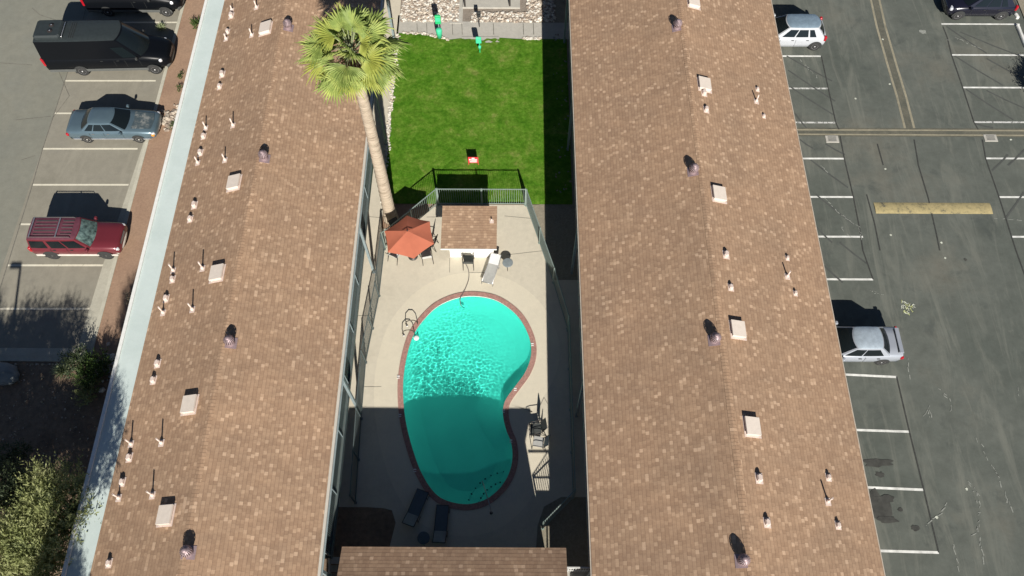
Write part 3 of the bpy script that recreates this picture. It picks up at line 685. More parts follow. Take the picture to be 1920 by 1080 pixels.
# right building
BR_ = thing('apartment_building', (0, 0, 0), 'long two storey building between the pool court and the dark right lot', 'apartment building', 'long shingled apartment buildings')
roofR = gable(BR_, RW_, RR, RE_, ZE, ZR, Y0B, Y1B)
b = MB(); b.b2(RW_-.05, RW_-.002, Y0B, Y1B, ZE-.16, ZE-.03, 'fascia'); b.build('gutter', roofR)
b = MB(); b.b2(RE_+.002, RE_+.05, Y0B, Y1B, ZE-.16, ZE-.03, 'fascia'); b.build('gutter', roofR)
storey_wall(BR_, 4.55, Y0B+.3, Y1B-.3, -1, 8)
b = MB(); b.b2(13.2, 13.4, Y0B+.3, Y1B-.3, 0, 4.62, 'wall_stucco'); b.b2(4.65, 13.2, Y0B+.3, Y0B+.5, 0, 4.62, 'wall_stucco'); b.b2(4.65, 13.2, Y1B-.5, Y1B-.3, 0, 4.62, 'wall_stucco'); b.build('wall', BR_)
b = MB(); b.b2(3.15, 4.43, 5.0, Y1B-.5, 2.28, 2.48, 'concrete_grey'); b.build('walkway_slab', BR_)
railing(BR_, 3.2, 5.1, Y1B-1, 2.48)
for yb in (4.4, 12.2, 20.0, 28.0, 36.2, 44): b = MB(); b.b2(2.98, 3.10, yb-.06, yb+.06, 0, 4.62, 'post_grey'); b.build('post', BR_)
# south building
XS0, XS1 = -6.68, 2.09; YS = at(850, 1026, 4.62).y; ZS = 4.62
BS = thing('apartment_building', (0, 0, 0), 'low shingled building across the south end of the pool, its shingle rows running sideways', 'apartment building', 'long shingled apartment buildings')
b = MB(); sl_ = .33; YR = YS-6; zr_ = ZS+6*sl_
b.add([(XS0, YS, ZS), (XS1, YS, ZS), (XS1, YR, zr_), (XS0, YR, zr_), (XS1, YR-6, ZS), (XS0, YR-6, ZS)], [(0, 3, 2, 1), (3, 5, 4, 2)], 'shingle_y')
b.add([(XS0, YS, ZS-.16), (XS1, YS, ZS-.16), (XS1, YR, zr_-.16), (XS0, YR, zr_-.16), (XS1, YR-6, ZS-.16), (XS0, YR-6, ZS-.16)], [(0, 1, 2, 3), (3, 2, 4, 5)], 'fascia')
b.add([(XS0, YS, ZS-.16), (XS1, YS, ZS-.16), (XS1, YS, ZS), (XS0, YS, ZS)], [(0, 1, 2, 3)], 'fascia')
for x in (XS0, XS1): b.add([(x, YS, ZS-.16), (x, YR, zr_-.16), (x, YR-6, ZS-.16), (x, YR-6, ZS), (x, YR, zr_), (x, YS, ZS)], [(0, 1, 2, 3, 4, 5)], 'fascia')
roofS = b.build('roof', BS, fix=False)
b = MB(); b.b2(XS0+.5, XS1-.4, YS-11.3, YS-.7, 0, 4.45, 'wall_stucco'); b.build('wall', BS)
for k in range(3):
    for fl in (0, 2.4):
        b = MB(); xx = XS0+1.6+k*2.6; b.b2(xx, xx+.9, YS-.72, YS-.66, fl+.02, fl+2.0, 'door_paint'); d = b.build('door', BS)
        b = MB(); b.box((xx+.1, YS-.64, fl+1), (.04, .05, .1), 'chrome'); b.build('handle', d)
# bridge with railing between the south and the right building
BG = thing('footbridge', (0, 0, 0), 'short upper walkway with pale railing between the south roof and the right building', 'footbridge')
b = MB(); b.b2(1.72, 3.12, 3.4, 4.75, 2.3, 2.46, 'concrete_grey'); b.build('slab', BG)
b = MB(); b.b2(1.72, 3.12, 4.68, 4.74, 3.62, 3.68, 'frame_white'); b.b2(1.72, 3.12, 4.69, 4.73, 2.84, 2.89, 'frame_white'); b.tube([(1.74, 4.71, 2.95), (2.6, 4.71, 3.6)], .02, 'frame_white', 6)
for k in range(14): b.b2(1.74+k*.1, 1.765+k*.1, 4.70, 4.72, 2.46, 3.0+.06*k if k < 9 else 3.62, 'frame_white')
b.build('railing', BG)
b = MB()
for k in range(4): b.b2(2.16+k*.14, 2.22+k*.14, 1.5, 3.38, 2.3, 2.36, 'frame_white')
b.build('stair_treads', BG)

# ---- roof furniture (parts of the roofs they are fixed to)
def tilt(zf, x): 
    s = (zf(x+.05)-zf(x-.05))/.1; return Matrix.Rotation(-math.atan(s), 3, 'Y')
def on_roof(px, py, zf): return atz(px, py, zf)
def cap_vent(px, py, zf, roof, s=1.0, seed=0):
    q = random.Random(seed); p = on_roof(px, py, zf); s *= q.uniform(.9, 1.1); b = MB(); T = tilt(zf, p.x); a = q.uniform(-.15, .15)
    b.box((p.x, p.y, p.z+.012), (.30*s, .40*s, .012), 'vent_metal', rot=T)
    b.bbox((p.x, p.y, p.z+.10*s), (.19*s, .29*s, .20*s), 'vent_metal', .05, rz=a); b.box((p.x, p.y+.15*s, p.z+.12*s), (.13*s, .02, .08*s), 'vent_hole', rz=a); b.build('vent_cap', roof)
def pipe_vent(px, py, zf, roof, h=.5, seed=0, r=.035):
    p = on_roof(px, py, zf); T = tilt(zf, p.x); b = MB()
    b.box((p.x, p.y-.02, p.z+.012), (.26, .30, .012), 'vent_metal', rot=T); b.lathe((p.x, p.y, p.z), [(.10, .0), (.075, .10), (r, .16)], 'vent_metal', 10)
    b.lathe((p.x, p.y, p.z-.03), [(r, 0), (r, h), (r*.6, h), (r*.6, h-.05)], 'vent_metal', 10); b.build('vent_pipe', roof)
def hatch(x0, y0, x1, y1, zf, roof):
    p = on_roof((x0+x1)/2, (y0+y1)/2, lambda x: zf(x)+.2); wx = (x1-x0)*.92/40.; p.z = zf(p.x); b = MB(); T = tilt(zf, p.x); wx = .64; wy = .72
    b.box((p.x, p.y, p.z+.06), (wx-.06, wy-.06, .16), 'vent_metal', rot=T); b.box((p.x, p.y, p.z+.17), (wx, wy, .08), 'hatch_cover', rot=T)
    b.box((p.x, p.y, p.z+.012), (wx+.12, wy+.14, .012), 'vent_metal', rot=T); b.build('roof_hatch', roof)
def turbine(px, py, zf, roof):
    p = on_roof(px, py, zf); b = MB(); T = tilt(zf, p.x)
    b.box((p.x, p.y, p.z+.012), (.50, .50, .012), 'turbine_metal', rot=T); b.lathe((p.x, p.y, p.z-.05), [(.17, 0), (.17, .22)], 'turbine_metal', 16, caps=False)
    c = (p.x, p.y, p.z+.17); b.lathe(c, [(.14, 0), (.155, .08), (.155, .2), (.12, .3), (.05, .35)], 'vent_hole', 16)
    for k in range(18):
        vs = []
        for (r, h, tw) in ((.17, 0, 0), (.215, .09, .10), (.22, .17, .2), (.18, .27, .3), (.08, .35, .42)):
            for e, rr in ((-.055, r), (.055, r+.008)): a = 2*math.pi*k/18+tw+e*2; vs.append((c[0]+rr*math.cos(a), c[1]+rr*math.sin(a), c[2]+h))
        b.add(vs, [(2*i, 2*i+1, 2*i+3, 2*i+2) for i in range(4)], 'turbine_metal')
    b.lathe((c[0], c[1], c[2]+.34), [(.10, 0), (.09, .02), (.02, .04)], 'turbine_metal', 12); b.build('turbine_vent', roof)
for i, (x, y) in enumerate(((434, 30), (427, 60), (417, 140), (412, 163), (382, 256), (376, 287), (365, 385), (357, 411), (324, 524), (312, 560), (296, 682), (288, 713), (243, 858), (230, 904), (205, 1056))): cap_vent(x, y, zleft, roofL, 1.0, i)
for i, (x, y, h) in enumerate(((435, 19, .35), (424, 73, .4), (472, 66, .5), (481, 14, .5), (386, 240, .5), (437, 235, .55), (371, 305, .5), (422, 300, .5), (325, 507, .6), (380, 503, .6), (306, 586, .6), (361, 580, .6), (246, 832, .6), (303, 830, .6), (223, 933, .6), (286, 928, .6))): pipe_vent(x, y, zleft, roofL, h, i)
for r in ((485, 38, 508, 61), (424, 327, 450, 352), (390, 495, 420, 524), (337, 741, 369, 772), (290, 949, 326, 980)): hatch(*r, zleft, roofL)
for p in ((541, 52), (496, 297), (433, 643), (354, 1036)): turbine(*p, zleft, roofL)
for i, (x, y, s) in enumerate(((1320, 175, 1), (1324, 206, 1), (1361, 478, 1), (1370, 539, 1), (1423, 897, 1.1), (1438, 980, 1.05), (1420, 168, .7), (1432, 218, .7), (1476, 484, .7), (1491, 550, .8), (1553, 895, .85), (1571, 985, .9))): cap_vent(x, y, zright, roofR, s, i+40)
for i, (x, y, h) in enumerate(((1418, 190, .5), (1476, 518, .5), (1552, 940, .6))): pipe_vent(x, y, zright, roofR, h, i)
for r in ((1290, -12, 1313, 12), (1310, 144, 1334, 166), (1337, 348, 1362, 374), (1370, 602, 1400, 629), (1396, 784, 1428, 812)): hatch(*r, zright, roofR)
for p in ((1269, 52), (1299, 322), (1339, 638), (1391, 1052)): turbine(*p, zright, roofR)

# ================================================================ POOL HOUSE, FENCE
P = thing('pool_shed', (-2.2, 21.8, 0), 'small square pump shed with a tan shingle roof and white front wall', 'shed')
b = MB(); b.b2(-1.18, 1.12, -.85, .72, 0, 2.12, 'white_wall'); b.build('wall', P)
b = MB(); R0 = [(-1.50, -1.62, 2.2), (1.32, -1.62, 2.2), (1.32, .86, 2.34), (-1.50, .86, 2.34)]
b.add(R0, [(0, 1, 2, 3)], 'shingle_y'); b.add([(x, y, z-.12) for x, y, z in R0], [(3, 2, 1, 0)], 'white_lip')
for i in range(4):
    j = (i+1) % 4; A, B = R0[i], R0[j]; b.add([A, B, (B[0], B[1], B[2]-.12), (A[0], A[1], A[2]-.12)], [(0, 3, 2, 1)], 'white_lip')
rf = b.build('roof', P, fix=False); b = MB(); b.lathe((1.05, .0, 2.2), [(.035, 0), (.035, .25)], 'vent_metal', 8); b.box((1.05, -.05, 2.285), (.2, .2, .02), 'vent_metal'); b.build('vent_pipe', rf)
b = MB(); b.b2(1.122, 1.16, -.5, .3, .02, 2.0, 'door_paint'); b.build('door', P)
def fence(pts, label, name='pool_fence', h=1.52, m='fence_green', drop=()):
    P = thing(name, (pts[0][0], pts[0][1], 0), label, 'fence', 'metal pool fence runs'); o = Vector((pts[0][0], pts[0][1], 0)); rails = MB(); pk = MB()
    for k, (a, c) in enumerate(zip(pts, pts[1:])):
        A = Vector((a[0], a[1], 0))-o; B = Vector((c[0], c[1], 0))-o; L = (B-A).length; d = (B-A)/L; rz = math.atan2(d.y, d.x)
        for z in (h-.02, .12): rails.box(((A+B)/2)+Vector((0, 0, z)), (L, .04, .035), m, rz=rz)
        n = int(L/.12)
        for i in range(1, n): p = A+d*(L*i/n); pk.box(p+Vector((0, 0, (h+.06)/2)), (.015, .015, h-.17), m, rz=rz)
        ps = max(1, round(L/2.2))
        for i in range(ps+(1 if k == len(pts)-2 else 0)):
            p = A+d*(L*i/ps); b = MB(); b.box(p+Vector((0, 0, (h+.04)/2)), (.06, .06, h+.04), m, rz=rz); b.box(p+Vector((0, 0, .01)), (.12, .12, .02), m, rz=rz); b.build('post', P)
    rails.build('rails', P); pk.build('pickets', P); return P
fence([(-6.9, 21.5), (-5.48, 22.93), (-4.2, 24.26)], 'short slanting green metal fence between the red umbrella and the lawn')
fence([(-4.14, 24.27), (.6, 24.27)], 'green metal fence standing between the pump shed and the lawn')
fence([(.66, 24.22), (2.05, 19.45), (2.72, 16.8)], 'slanting green metal fence from the lawn corner down to the right building')
fence([(2.74, 16.7), (2.76, 8.3), (1.35, 6.9)], 'shaded metal fence beneath the eave of the right building')
fence([(-6.92, 21.4), (-6.98, 18.6), (-7.34, 14.9), (-7.3, 12.0), (-7.2, 8.0)], 'dark metal fence on the deck under the left building walkway', m='rail_grey')

# ================================================================ FURNITURE
def patio_chair(px, py, rz, label, seat='sling_dark', frame='frame_dark', group='patio chairs on the deck', z=0):
    P = thing('patio_chair', at(px, py), label, 'chair', group, rz)   # faces local +Y
    b = MB()
    b.add([(-.25, -.22, .40), (.25, -.22, .40), (.25, .05, .39), (-.25, .05, .39), (.25, .26, .43), (-.25, .26, .43)], [(0, 1, 2, 3), (3, 2, 4, 5)], seat, True); b.add([(-.25, -.22, .385), (.25, -.22, .385), (.25, .26, .415), (-.25, .26, .415)], [(3, 2, 1, 0)], seat); b.build('seat', P)
    b = MB(); b.add([(-.25, -.24, .42), (.25, -.24, .42), (.25, -.33, .70), (-.25, -.33, .70), (.24, -.44, .98), (-.24, -.44, .98)], [(0, 3, 2, 1), (3, 5, 4, 2)], seat, True); b.add([(-.25, -.26, .42), (.25, -.26, .42), (.24, -.46, .98), (-.24, -.46, .98)], [(0, 1, 2, 3)], seat); b.build('backrest', P)
    for s in (-1, 1):
        b = MB(); x = s*.28; b.tube([(x, .28, 0), (x, .27, .42), (x, .24, .62), (x, .05, .64), (x, -.34, .63)], .017, frame, 6); b.build('arm_and_front_leg', P)
        b = MB(); b.tube([(x, -.42, 0), (x*.95, -.22, .40), (x*.9, -.33, .70), (x*.88, -.46, 1.0)], .017, frame, 6); b.build('rear_leg', P)
    b = MB(); b.tube([(-.25, -.46, 1.0), (.25, -.46, 1.0)], .017, frame, 6); b.tube([(-.27, .26, .41), (.27, .26, .41)], .014, frame, 6); b.build('crossbars', P)
    return P
def lounger(px, py, rz, label, cloth, head, frame='frame_silver', back=.35):
    P = thing('sun_lounger', at(px, py), label, 'sun lounger', 'sun loungers on the deck', rz)     # head end towards local +Y
    b = MB(); b.box((0, -.30, .33), (.58, 1.30, .03), cloth); b.build('bed', P)
    b = MB(); c, s = math.cos(back), math.sin(back); Rm = Matrix.Rotation(back, 3, 'X'); b.box((0, .36+.32*c, .34+.32*s), (.58, .64, .03), head, rot=Rm); b.build('backrest', P)
    b = MB()
    for x in (-.31, .31): b.tube([(x, -.97, .32), (x, .36, .33), (x, .36+.66*c, .34+.66*s)], .02, frame, 6)
    b.tube([(-.31, -.97, .32), (.31, -.97, .32)], .02, frame, 6); b.tube([(-.31, .36+.66*c, .34+.66*s), (.31, .36+.66*c, .34+.66*s)], .02, frame, 6); b.build('frame', P)
    P.scale = (.9, .86, .9)
    for x in (-.31, .31):
        for y in (-.8, .45):
            b = MB(); b.tube([(x, y-.08, .32), (x*1.08, y-.16, .0), (x*1.08, y+.16, .0), (x, y+.1, .32)], .016, frame, 6); b.build('leg', P)
    return P
def round_table(px, py, label, r=.28, h=.45, top='table_top_grey'):
    P = thing('side_table', at(px, py), label, 'side table', 'round side tables'); b = MB(); b.lathe((0, 0, h-.03), [(r*.94, 0), (r, .012), (r, .03), (r*.9, .034)], top, 24); b.build('table_top', P)
    for k in range(3):
        a = 2.1*k+.5; b = MB(); b.tube([(.5*r*math.cos(a), .5*r*math.sin(a), h-.03), (r*.95*math.cos(a), r*.95*math.sin(a), 0)], .014, 'frame_dark', 6); b.build('leg', P)
    return P
lounger(922, 510, rad(-16), 'pale grey sun lounger with white raised headrest in the sun beside the pump shed', 'sling_grey', 'sling_pale')
lounger(781, 955, rad(180-20), 'shaded blue sun lounger turned aslant, the left one of two by the pool end', 'sling_blue', 'rock_grey', 'frame_dark')
lounger(828, 985, rad(180-3), 'shaded blue sun lounger standing straight, the right one of two by the pool end', 'sling_blue', 'rock_grey', 'frame_dark')
round_table(952, 500, 'small round grey side table right of the pale sun lounger')
round_table(796, 1012, 'dark round side table between the two shaded sun loungers', top='sling_blue')
patio_chair(879, 494, rad(0), 'dark grey sling chair turned to the white wall of the pump shed', 'sling_dark')
patio_chair(1005, 808, rad(100), 'dark sling chair in the narrow sunlit patch, nearer the lawn', 'sling_dark')
patio_chair(1010, 833, rad(80), 'pale seated sling chair in the narrow sunlit patch, nearer the south building', 'sling_grey')
patio_chair(743, 482, rad(-25), 'patio chair left of the glass table under the red umbrella', 'sling_pale')
patio_chair(801, 484, rad(12), 'patio chair right of the glass table under the red umbrella', 'sling_pale')
patio_chair(748, 440, rad(215), 'patio chair hidden beneath the lawn side of the red umbrella, dark seat', 'sling_dark')
patio_chair(806, 462, rad(80), 'dark patio chair peeping out under the right side of the red umbrella', 'sling_dark')
# glass table
T = thing('patio_table', at(778, 472), 'round glass patio table under the red umbrella', 'table'); b = MB(); b.lathe((0, 0, .70), [(.5, 0), (.53, .008), (.53, .02), (.5, .028)], 'table_glass', 32); b.build('table_top', T)
b = MB(); b.tube([(.53*math.cos(a*math.pi/12), .53*math.sin(a*math.pi/12), .715) for a in range(25)], .018, 'frame_dark', 6, False); b.build('rim', T)
for k in range(4):
    a = rad(45+90*k); b = MB(); b.tube([(.45*math.cos(a), .45*math.sin(a), .7), (.3*math.cos(a), .3*math.sin(a), .35), (.46*math.cos(a), .46*math.sin(a), 0)], .018, 'frame_dark', 6); b.build('leg', T)
# umbrella: hexagon, tilted slightly to the south
ap = at(764, 434, 2.55); U = thing('patio_umbrella', (ap.x, ap.y-.05, 0), 'open hexagonal orange red patio umbrella near the palm trunk', 'umbrella')
rim_px = [(763, 404), (806, 415), (814, 457), (776, 485), (727, 473), (721, 433)]
rim = [at(x, y, 2.12)-U.location for x, y in rim_px]; top = Vector((ap.x, ap.y, 2.55))-U.location
b = MB(); n6 = 6; NR = 6
def canopy_pt(i, u, t):
    A, B = rim[i], rim[(i+1) % 6]; e = A+(B-A)*u
    s = 4*u*(1-u); e = e+(top-e)*(.035*s); e.z += .0
    p = top+(e-top)*t; p.z = top.z+(e.z-top.z)*(t**1.25) - .03*s*t; return p
for i in range(6):
    vs = []; K = 6; M = 6
    for a in range(M+1):
        for c in range(K+1): vs.append(canopy_pt(i, c/K, .06+.94*a/M))
    b.add(vs, [(a*(K+1)+c, a*(K+1)+c+1, (a+1)*(K+1)+c+1, (a+1)*(K+1)+c) for a in range(M) for c in range(K)], 'umbrella_cloth', True)
b.build('canopy', U, sharp=20, fix=False)
b = MB(); b.add([top+Vector((0, 0, .05))]+[canopy_pt(i, 0, .22)+Vector((0, 0, .03)) for i in range(6)], [(0, i+1, (i+1) % 6+1) for i in range(6)], 'umbrella_cloth'); b.build('vent_cap', U)
b = MB(); b.tube([(0, .05, 0), tuple(top+Vector((0, 0, .02)))], .022, 'frame_dark', 8); b.build('pole', U)
b = MB(); b.lathe(top+Vector((0, 0, .05)), [(.035, 0), (.03, .05), (.01, .09)], 'frame_dark', 8); b.build('finial', U)
b = MB(); b.lathe((0, .05, 0), [(.26, 0), (.26, .05), (.06, .09)], 'frame_dark', 16); b.build('base', U)
for i in range(6): b = MB(); b.tube([tuple(top-Vector((0, 0, .04))), tuple(canopy_pt(i, 0, .97)-Vector((0, 0, .02)))], .01, 'frame_dark', 5); b.build('rib', U)
# hose
pts = [at(871, 474, .35), at(870, 488, .02), at(878, 505, .02), at(879, 522, .02), at(873, 540, .02), at(867, 552, .05), at(863, 560, .05), at(864, 572, -.05), at(872, 578, -.1)]
sm = []
for i in range(len(pts)-1):
    p0, p1, p2, p3 = pts[max(i-1, 0)], pts[i], pts[i+1], pts[min(i+2, len(pts)-1)]
    for j in range(5): t_ = j/5; sm.append(.5*((2*p1)+(-p0+p2)*t_+(2*p0-5*p1+4*p2-p3)*t_**2+(-p0+3*p1-3*p2+p3)*t_**3))
b = MB(); b.tube([tuple(p) for p in sm], .02, 'hose', 6); tag(b.build('pool_hose'), 'dark hose winding from the chair by the shed into the pool', 'hose')
# red lawn sign
p = at(888, 310); S = thing('lawn_sign', p, 'small red board with white lettering standing on the lawn by the fence', 'sign'); Rm = Matrix.Rotation(rad(-8), 3, 'X')
b = MB(); b.box((0, 0, .50), (.56, .03, .44), 'sign_red', rot=Rm); b.build('board', S)
b = MB()
for (x, z, w_, h_) in ((0, .655, .16, .07), (-.19, .56, .08, .08), (.04, .57, .36, .035), (.04, .51, .30, .03), (0, .45, .44, .035), (0, .375, .38, .045)):
    b.box(Vector((x, -.019+(z-.5)*math.tan(rad(8))*1.0, z)), (w_, .004, h_), 'sign_white', rot=Rm)
b.build('lettering', S)
for x in (-.27, .27): b = MB(); b.box((x, .02, .36), (.03, .03, .76), 'sign_red'); b.build('leg', S)
# pet waste stations
p = at(825, 72); S = thing('pet_waste_station', p, 'tall bright green dog waste post with bin at the lawn corner', 'waste station', 'green waste stations')
b = MB(); b.box((0, .04, 1.0), (.06, .04, 2.0), 'post_grey'); b.build('post', S)
b = MB(); b.bbox((-.0, -.06, 1.62), (.36, .14, .62), 'green_plastic', .03); b.build('dispenser', S); b = MB(); b.b2(-.15, .15, -.134, -.131, 1.5, 1.8, 'green_plastic_pale'); b.build('sign_panel', S)
b = MB(); b.lathe((0, -.13, .25), [(.15, 0), (.19, .45), (.19, .62), (.17, .66), (.05, .70)], 'green_plastic_pale', 16); b.build('bin', S)
p = at(900, 99); S = thing('pet_waste_station', p, 'shorter green bag dispenser post standing in the grass edge', 'waste station', 'green waste stations')
b = MB(); b.box((0, .0, .65), (.05, .04, 1.3), 'green_plastic'); b.build('post', S); b = MB(); b.bbox((-.05, -.04, 1.12), (.34, .12, .46), 'green_plastic_pale', .03); b.build('dispenser', S)
b = MB(); b.lathe((0, -.06, .42), [(.08, 0), (.10, .2), (.06, .25)], 'green_plastic_pale', 12); b.build('roll_holder', S)
# pedestal grill
p = at(899, 50); S = thing('park_grill', p, 'black pedestal charcoal grill on the concrete path', 'grill'); b = MB(); b.box((0, 0, .4), (.08, .08, .8), 'grill_black'); b.build('pedestal', S)
b = MB(); S.scale = (.55, .8, 1.1); b.b2(-.2, .2, -.16, .16, .8, .82, 'grill_black'); b.b2(-.2, .2, -.16, -.14, .82, 1.02, 'grill_black'); b.b2(-.2, .2, .14, .16, .82, 1.06, 'grill_black'); b.b2(-.2, -.18, -.14, .14, .82, 1.02, 'grill_black'); b.b2(.18, .2, -.14, .14, .82, 1.02, 'grill_black'); b.build('firebox', S)
b = MB()
for k in range(8): b.b2(-.178, .178, -.13+k*.035, -.12+k*.035, .96, .97, 'trim_grey')
b.build('grate', S)
# ramada posts at the far end
S = thing('ramada', (0, 40, 0), 'dark steel shade posts on the concrete pad at the top of the photo', 'ramada')
for (x, y) in ((872, 14), (956, 13)):
    p = at(x, y)-S.location; b = MB(); b.box((p.x, p.y, 1.25), (.1, .1, 2.5), 'frame_dark'); b.build('post', S)
    b = MB(); b.box((p.x, p.y+3.2, 1.25), (.1, .1, 2.5), 'frame_dark'); b.build('post', S)
A, B = at(872, 14)-S.location, at(956, 13)-S.location
b = MB(); b.b2(A.x-.3, B.x+.3, A.y-.02, A.y+3.6, 2.5, 2.58, 'rail_grey'); b.build('roof', S)

# ================================================================ VEHICLES
def loft(mb, st, m, crown=.03):
    """body: stations (x, zbottom, ztop, halfwidth)"""
    pr = [(-.82, 0), (-.96, .10), (-1.0, .38), (-.995, .66), (-.95, .88), (-.82, 1.0), (-.4, 1+crown), (0, 1+crown*1.3), (.4, 1+crown), (.82, 1.0), (.95, .88), (.995, .66), (1.0, .38), (.96, .10), (.82, 0)]
    n = len(pr); vs = []
    for (x, zb, zt, w) in st:
        for (a, c) in pr: vs.append((x, a*w, zb+c*(zt-zb)))
    fs = [(i*n+k, i*n+(k+1) % n, (i+1)*n+(k+1) % n, (i+1)*n+k) for i in range(len(st)-1) for k in range(n)]
    fs += [tuple(range(n-1, -1, -1)), tuple((len(st)-1)*n+k for k in range(n))]
    mb.add(vs, fs, m, True)
def ring(x0, x1, w, z, bf, br, n=6, m_=8, rc=.12):
    """counter-clockwise from front right: front edge, left side, rear edge, right side (front is +x)"""
    pts = []
    for i in range(n+1): y = -w+2*w*i/n; pts.append(Vector((x1-bf*abs(y/w)**2.2, y*.985, z)))
    for i in range(1, m_): u = i/m_; pts.append(Vector((x1-bf+(x0+br-x1+bf)*u, w*(1+.03*math.sin(math.pi*u)), z)))
    for i in range(n+1): y = w-2*w*i/n; pts.append(Vector((x0+br*abs(y/w)**2.2, y*.985, z)))
    for i in range(1, m_): u = i/m_; pts.append(Vector((x0+br+(x1-bf-x0-br)*u, -w*(1+.03*math.sin(math.pi*u)), z)))
    return pts
def vehicle(name, label, cat, loc, rz, sp):
    P = thing(name, loc, label, cat, None, rz); N = 6; M = 8
    b = MB(); loft(b, sp['body'], sp['paint']); b.build('body', P, sharp=50)
    if sp.get('sill'):
        b = MB(); x0, x1, zb, zt = sp['sill'][:4]; w = sp['w']
        for s in (-1, 1): b.bbox(((x0+x1)/2, s*(w-.01), (zb+zt)/2), (x1-x0, .05, zt-zb), sp['sill'][4], .02)
        b.build('side_trim', P)
    c = sp['cab']; base = ring(c['x0'], c['x1'], c['w'], c['z'], c.get('bf', .2), c.get('br', .12), N, M); topr = ring(c['tx0'], c['tx1'], c['tw'], c['tz'], c.get('tbf', .15), c.get('tbr', .08), N, M)
    n = len(base); b = MB()
    mid = [base[i].lerp(topr[i], .93) for i in range(n)]; inn = [Vector(((p.x-(c['tx0']+c['tx1'])/2)*.93+(c['tx0']+c['tx1'])/2, p.y*.90, c['tz']+.035)) for p in topr]
    cen = Vector(((c['tx0']+c['tx1'])/2, 0, c['tz']+.07)); inn2 = [p.lerp(cen, .5)+Vector((0, 0, .012)) for p in inn]
    vs = base+topr+inn+inn2+[cen]
    b.add(vs, [(k*n+i, k*n+(i+1) % n, (k+1)*n+(i+1) % n, (k+1)*n+i) for k in (0,) for i in range(n)], sp.get('cabpaint', sp['paint']), True)
    b.add(vs, [(k*n+i, k*n+(i+1) % n, (k+1)*n+(i+1) % n, (k+1)*n+i) for k in (1, 2) for i in range(n)]+[(3*n+i, 3*n+(i+1) % n, 4*n) for i in range(n)], sp.get('roofpaint', sp['paint']), True)
    b.build('roof', P, sharp=38)
    def patch(nm, idx, t0, t1, off=.012, mat='car_glass', u0=0, u1=0):
        """idx: list of ring indices; fractional inset u0,u1 at both ends"""
        pts = [(base[i], topr[i]) for i in idx]
        if u0: pts[0] = (pts[0][0].lerp(pts[1][0], u0), pts[0][1].lerp(pts[1][1], u0))
        if u1: pts[-1] = (pts[-1][0].lerp(pts[-2][0], u1), pts[-1][1].lerp(pts[-2][1], u1))
        nn = []
        for k in range(len(pts)):
            a, c2 = pts[max(k-1, 0)][0], pts[min(k+1, len(pts)-1)][0]; nv = (c2-a).cross(pts[k][1]-pts[k][0]).normalized(); nn.append(nv)
        vs = [p[0].lerp(p[1], t0)+v*off for p, v in zip(pts, nn)]+[p[0].lerp(p[1], t1)+v*off for p, v in zip(pts, nn)]; m = len(pts)
        mb = MB(); mb.add(vs, [(i, i+1, m+i+1, m+i) for i in range(m-1)], mat, True); return mb.build(nm, P, fix=False)
    patch('windshield', list(range(0, N+1)), sp.get('wt0', .04), .95, mat=sp.get('wsmat', 'car_glass'), u0=.3, u1=.3)
    patch('rear_window', list(range(N+M, 2*N+M+1)), sp.get('rt0', .10), .88, u0=.35, u1=.35, mat=sp.get('rwmat', 'car_glass'))
    for (a, e) in sp['sidewin']:
        for side in (0, 1):
            st_, en_ = (N, N+M) if side == 0 else (2*N+M, 2*N+2*M)
            fr_ = [(a+(e-a)*k/3) if side == 0 else (1-(a+(e-a)*k/3)) for k in range(4)]
            if side: fr_ = fr_[::-1]
            pts = []
            for u in fr_:
                f = st_+u*(en_-st_); i0 = int(math.floor(f)); k = f-i0; pts.append((base[i0 % n].lerp(base[(i0+1) % n], k), topr[i0 % n].lerp(topr[(i0+1) % n], k)))
            vs = []; 
            for t0 in (sp.get('st0', .08), sp.get('st1', .84)):
                for p in pts: q_ = p[0].lerp(p[1], t0); vs.append(q_+Vector((0, .014 if side == 0 else -.014, .003)))
            mb = MB(); mb.add(vs, [(i, i+1, 5+i, 4+i) for i in range(3)], 'car_glass', True); mb.build('side_window', P, fix=False)
    # wheels
    r = sp.get('r', .33)
    for wx in sp['wheels']:
        for s in (-1, 1):
            w = sp['w']; a = MB(); vs = [(wx, s*(w+.006), r*1.0)]+[(wx+(r+.07)*math.cos(k*math.pi/12-.15), s*(w+.006), r+(r+.07)*math.sin(k*math.pi/12-.15)) for k in range(15)]
            a.add(vs, [(0, k, k+1) for k in range(1, 15)], 'trim_dark'); a.build('wheel_arch', P, fix=False)
            t_ = MB(); t_.lathe((wx, s*(w-.09), r), [(r*.62, -.11), (r*.93, -.11), (r, -.07), (r, .07), (r*.93, .11), (r*.62, .11)], 'tyre', 24, 'Y'); W_ = t_.build('wheel', P)
            t_ = MB(); t_.lathe((wx, s*(w+.005), r), [(r*.63, -.03*s), (r*.64, .012*s), (r*.56, .016*s), (r*.52, -.03*s)], sp.get('rim', 'rim'), 20, 'Y')
            for k in range(5):
                ang = 2*math.pi*k/5+.3; Rm = Matrix.Rotation(-ang, 3, 'Y'); t_.box(Vector((wx, s*(w+.006), r))+Rm@Vector((r*.3, 0, 0)), (r*.55, .02, r*.2), sp.get('rim', 'rim'), rot=Rm)
            t_.lathe((wx, s*(w+.004), r), [(r*.15, 0), (r*.15, .02*s)], sp.get('rim', 'rim'), 10, 'Y'); t_.build('rim', W_)
    # lamps, mirrors, bumpers, grille
    xf, xr = sp['front'], sp['rear']; w = sp['w']
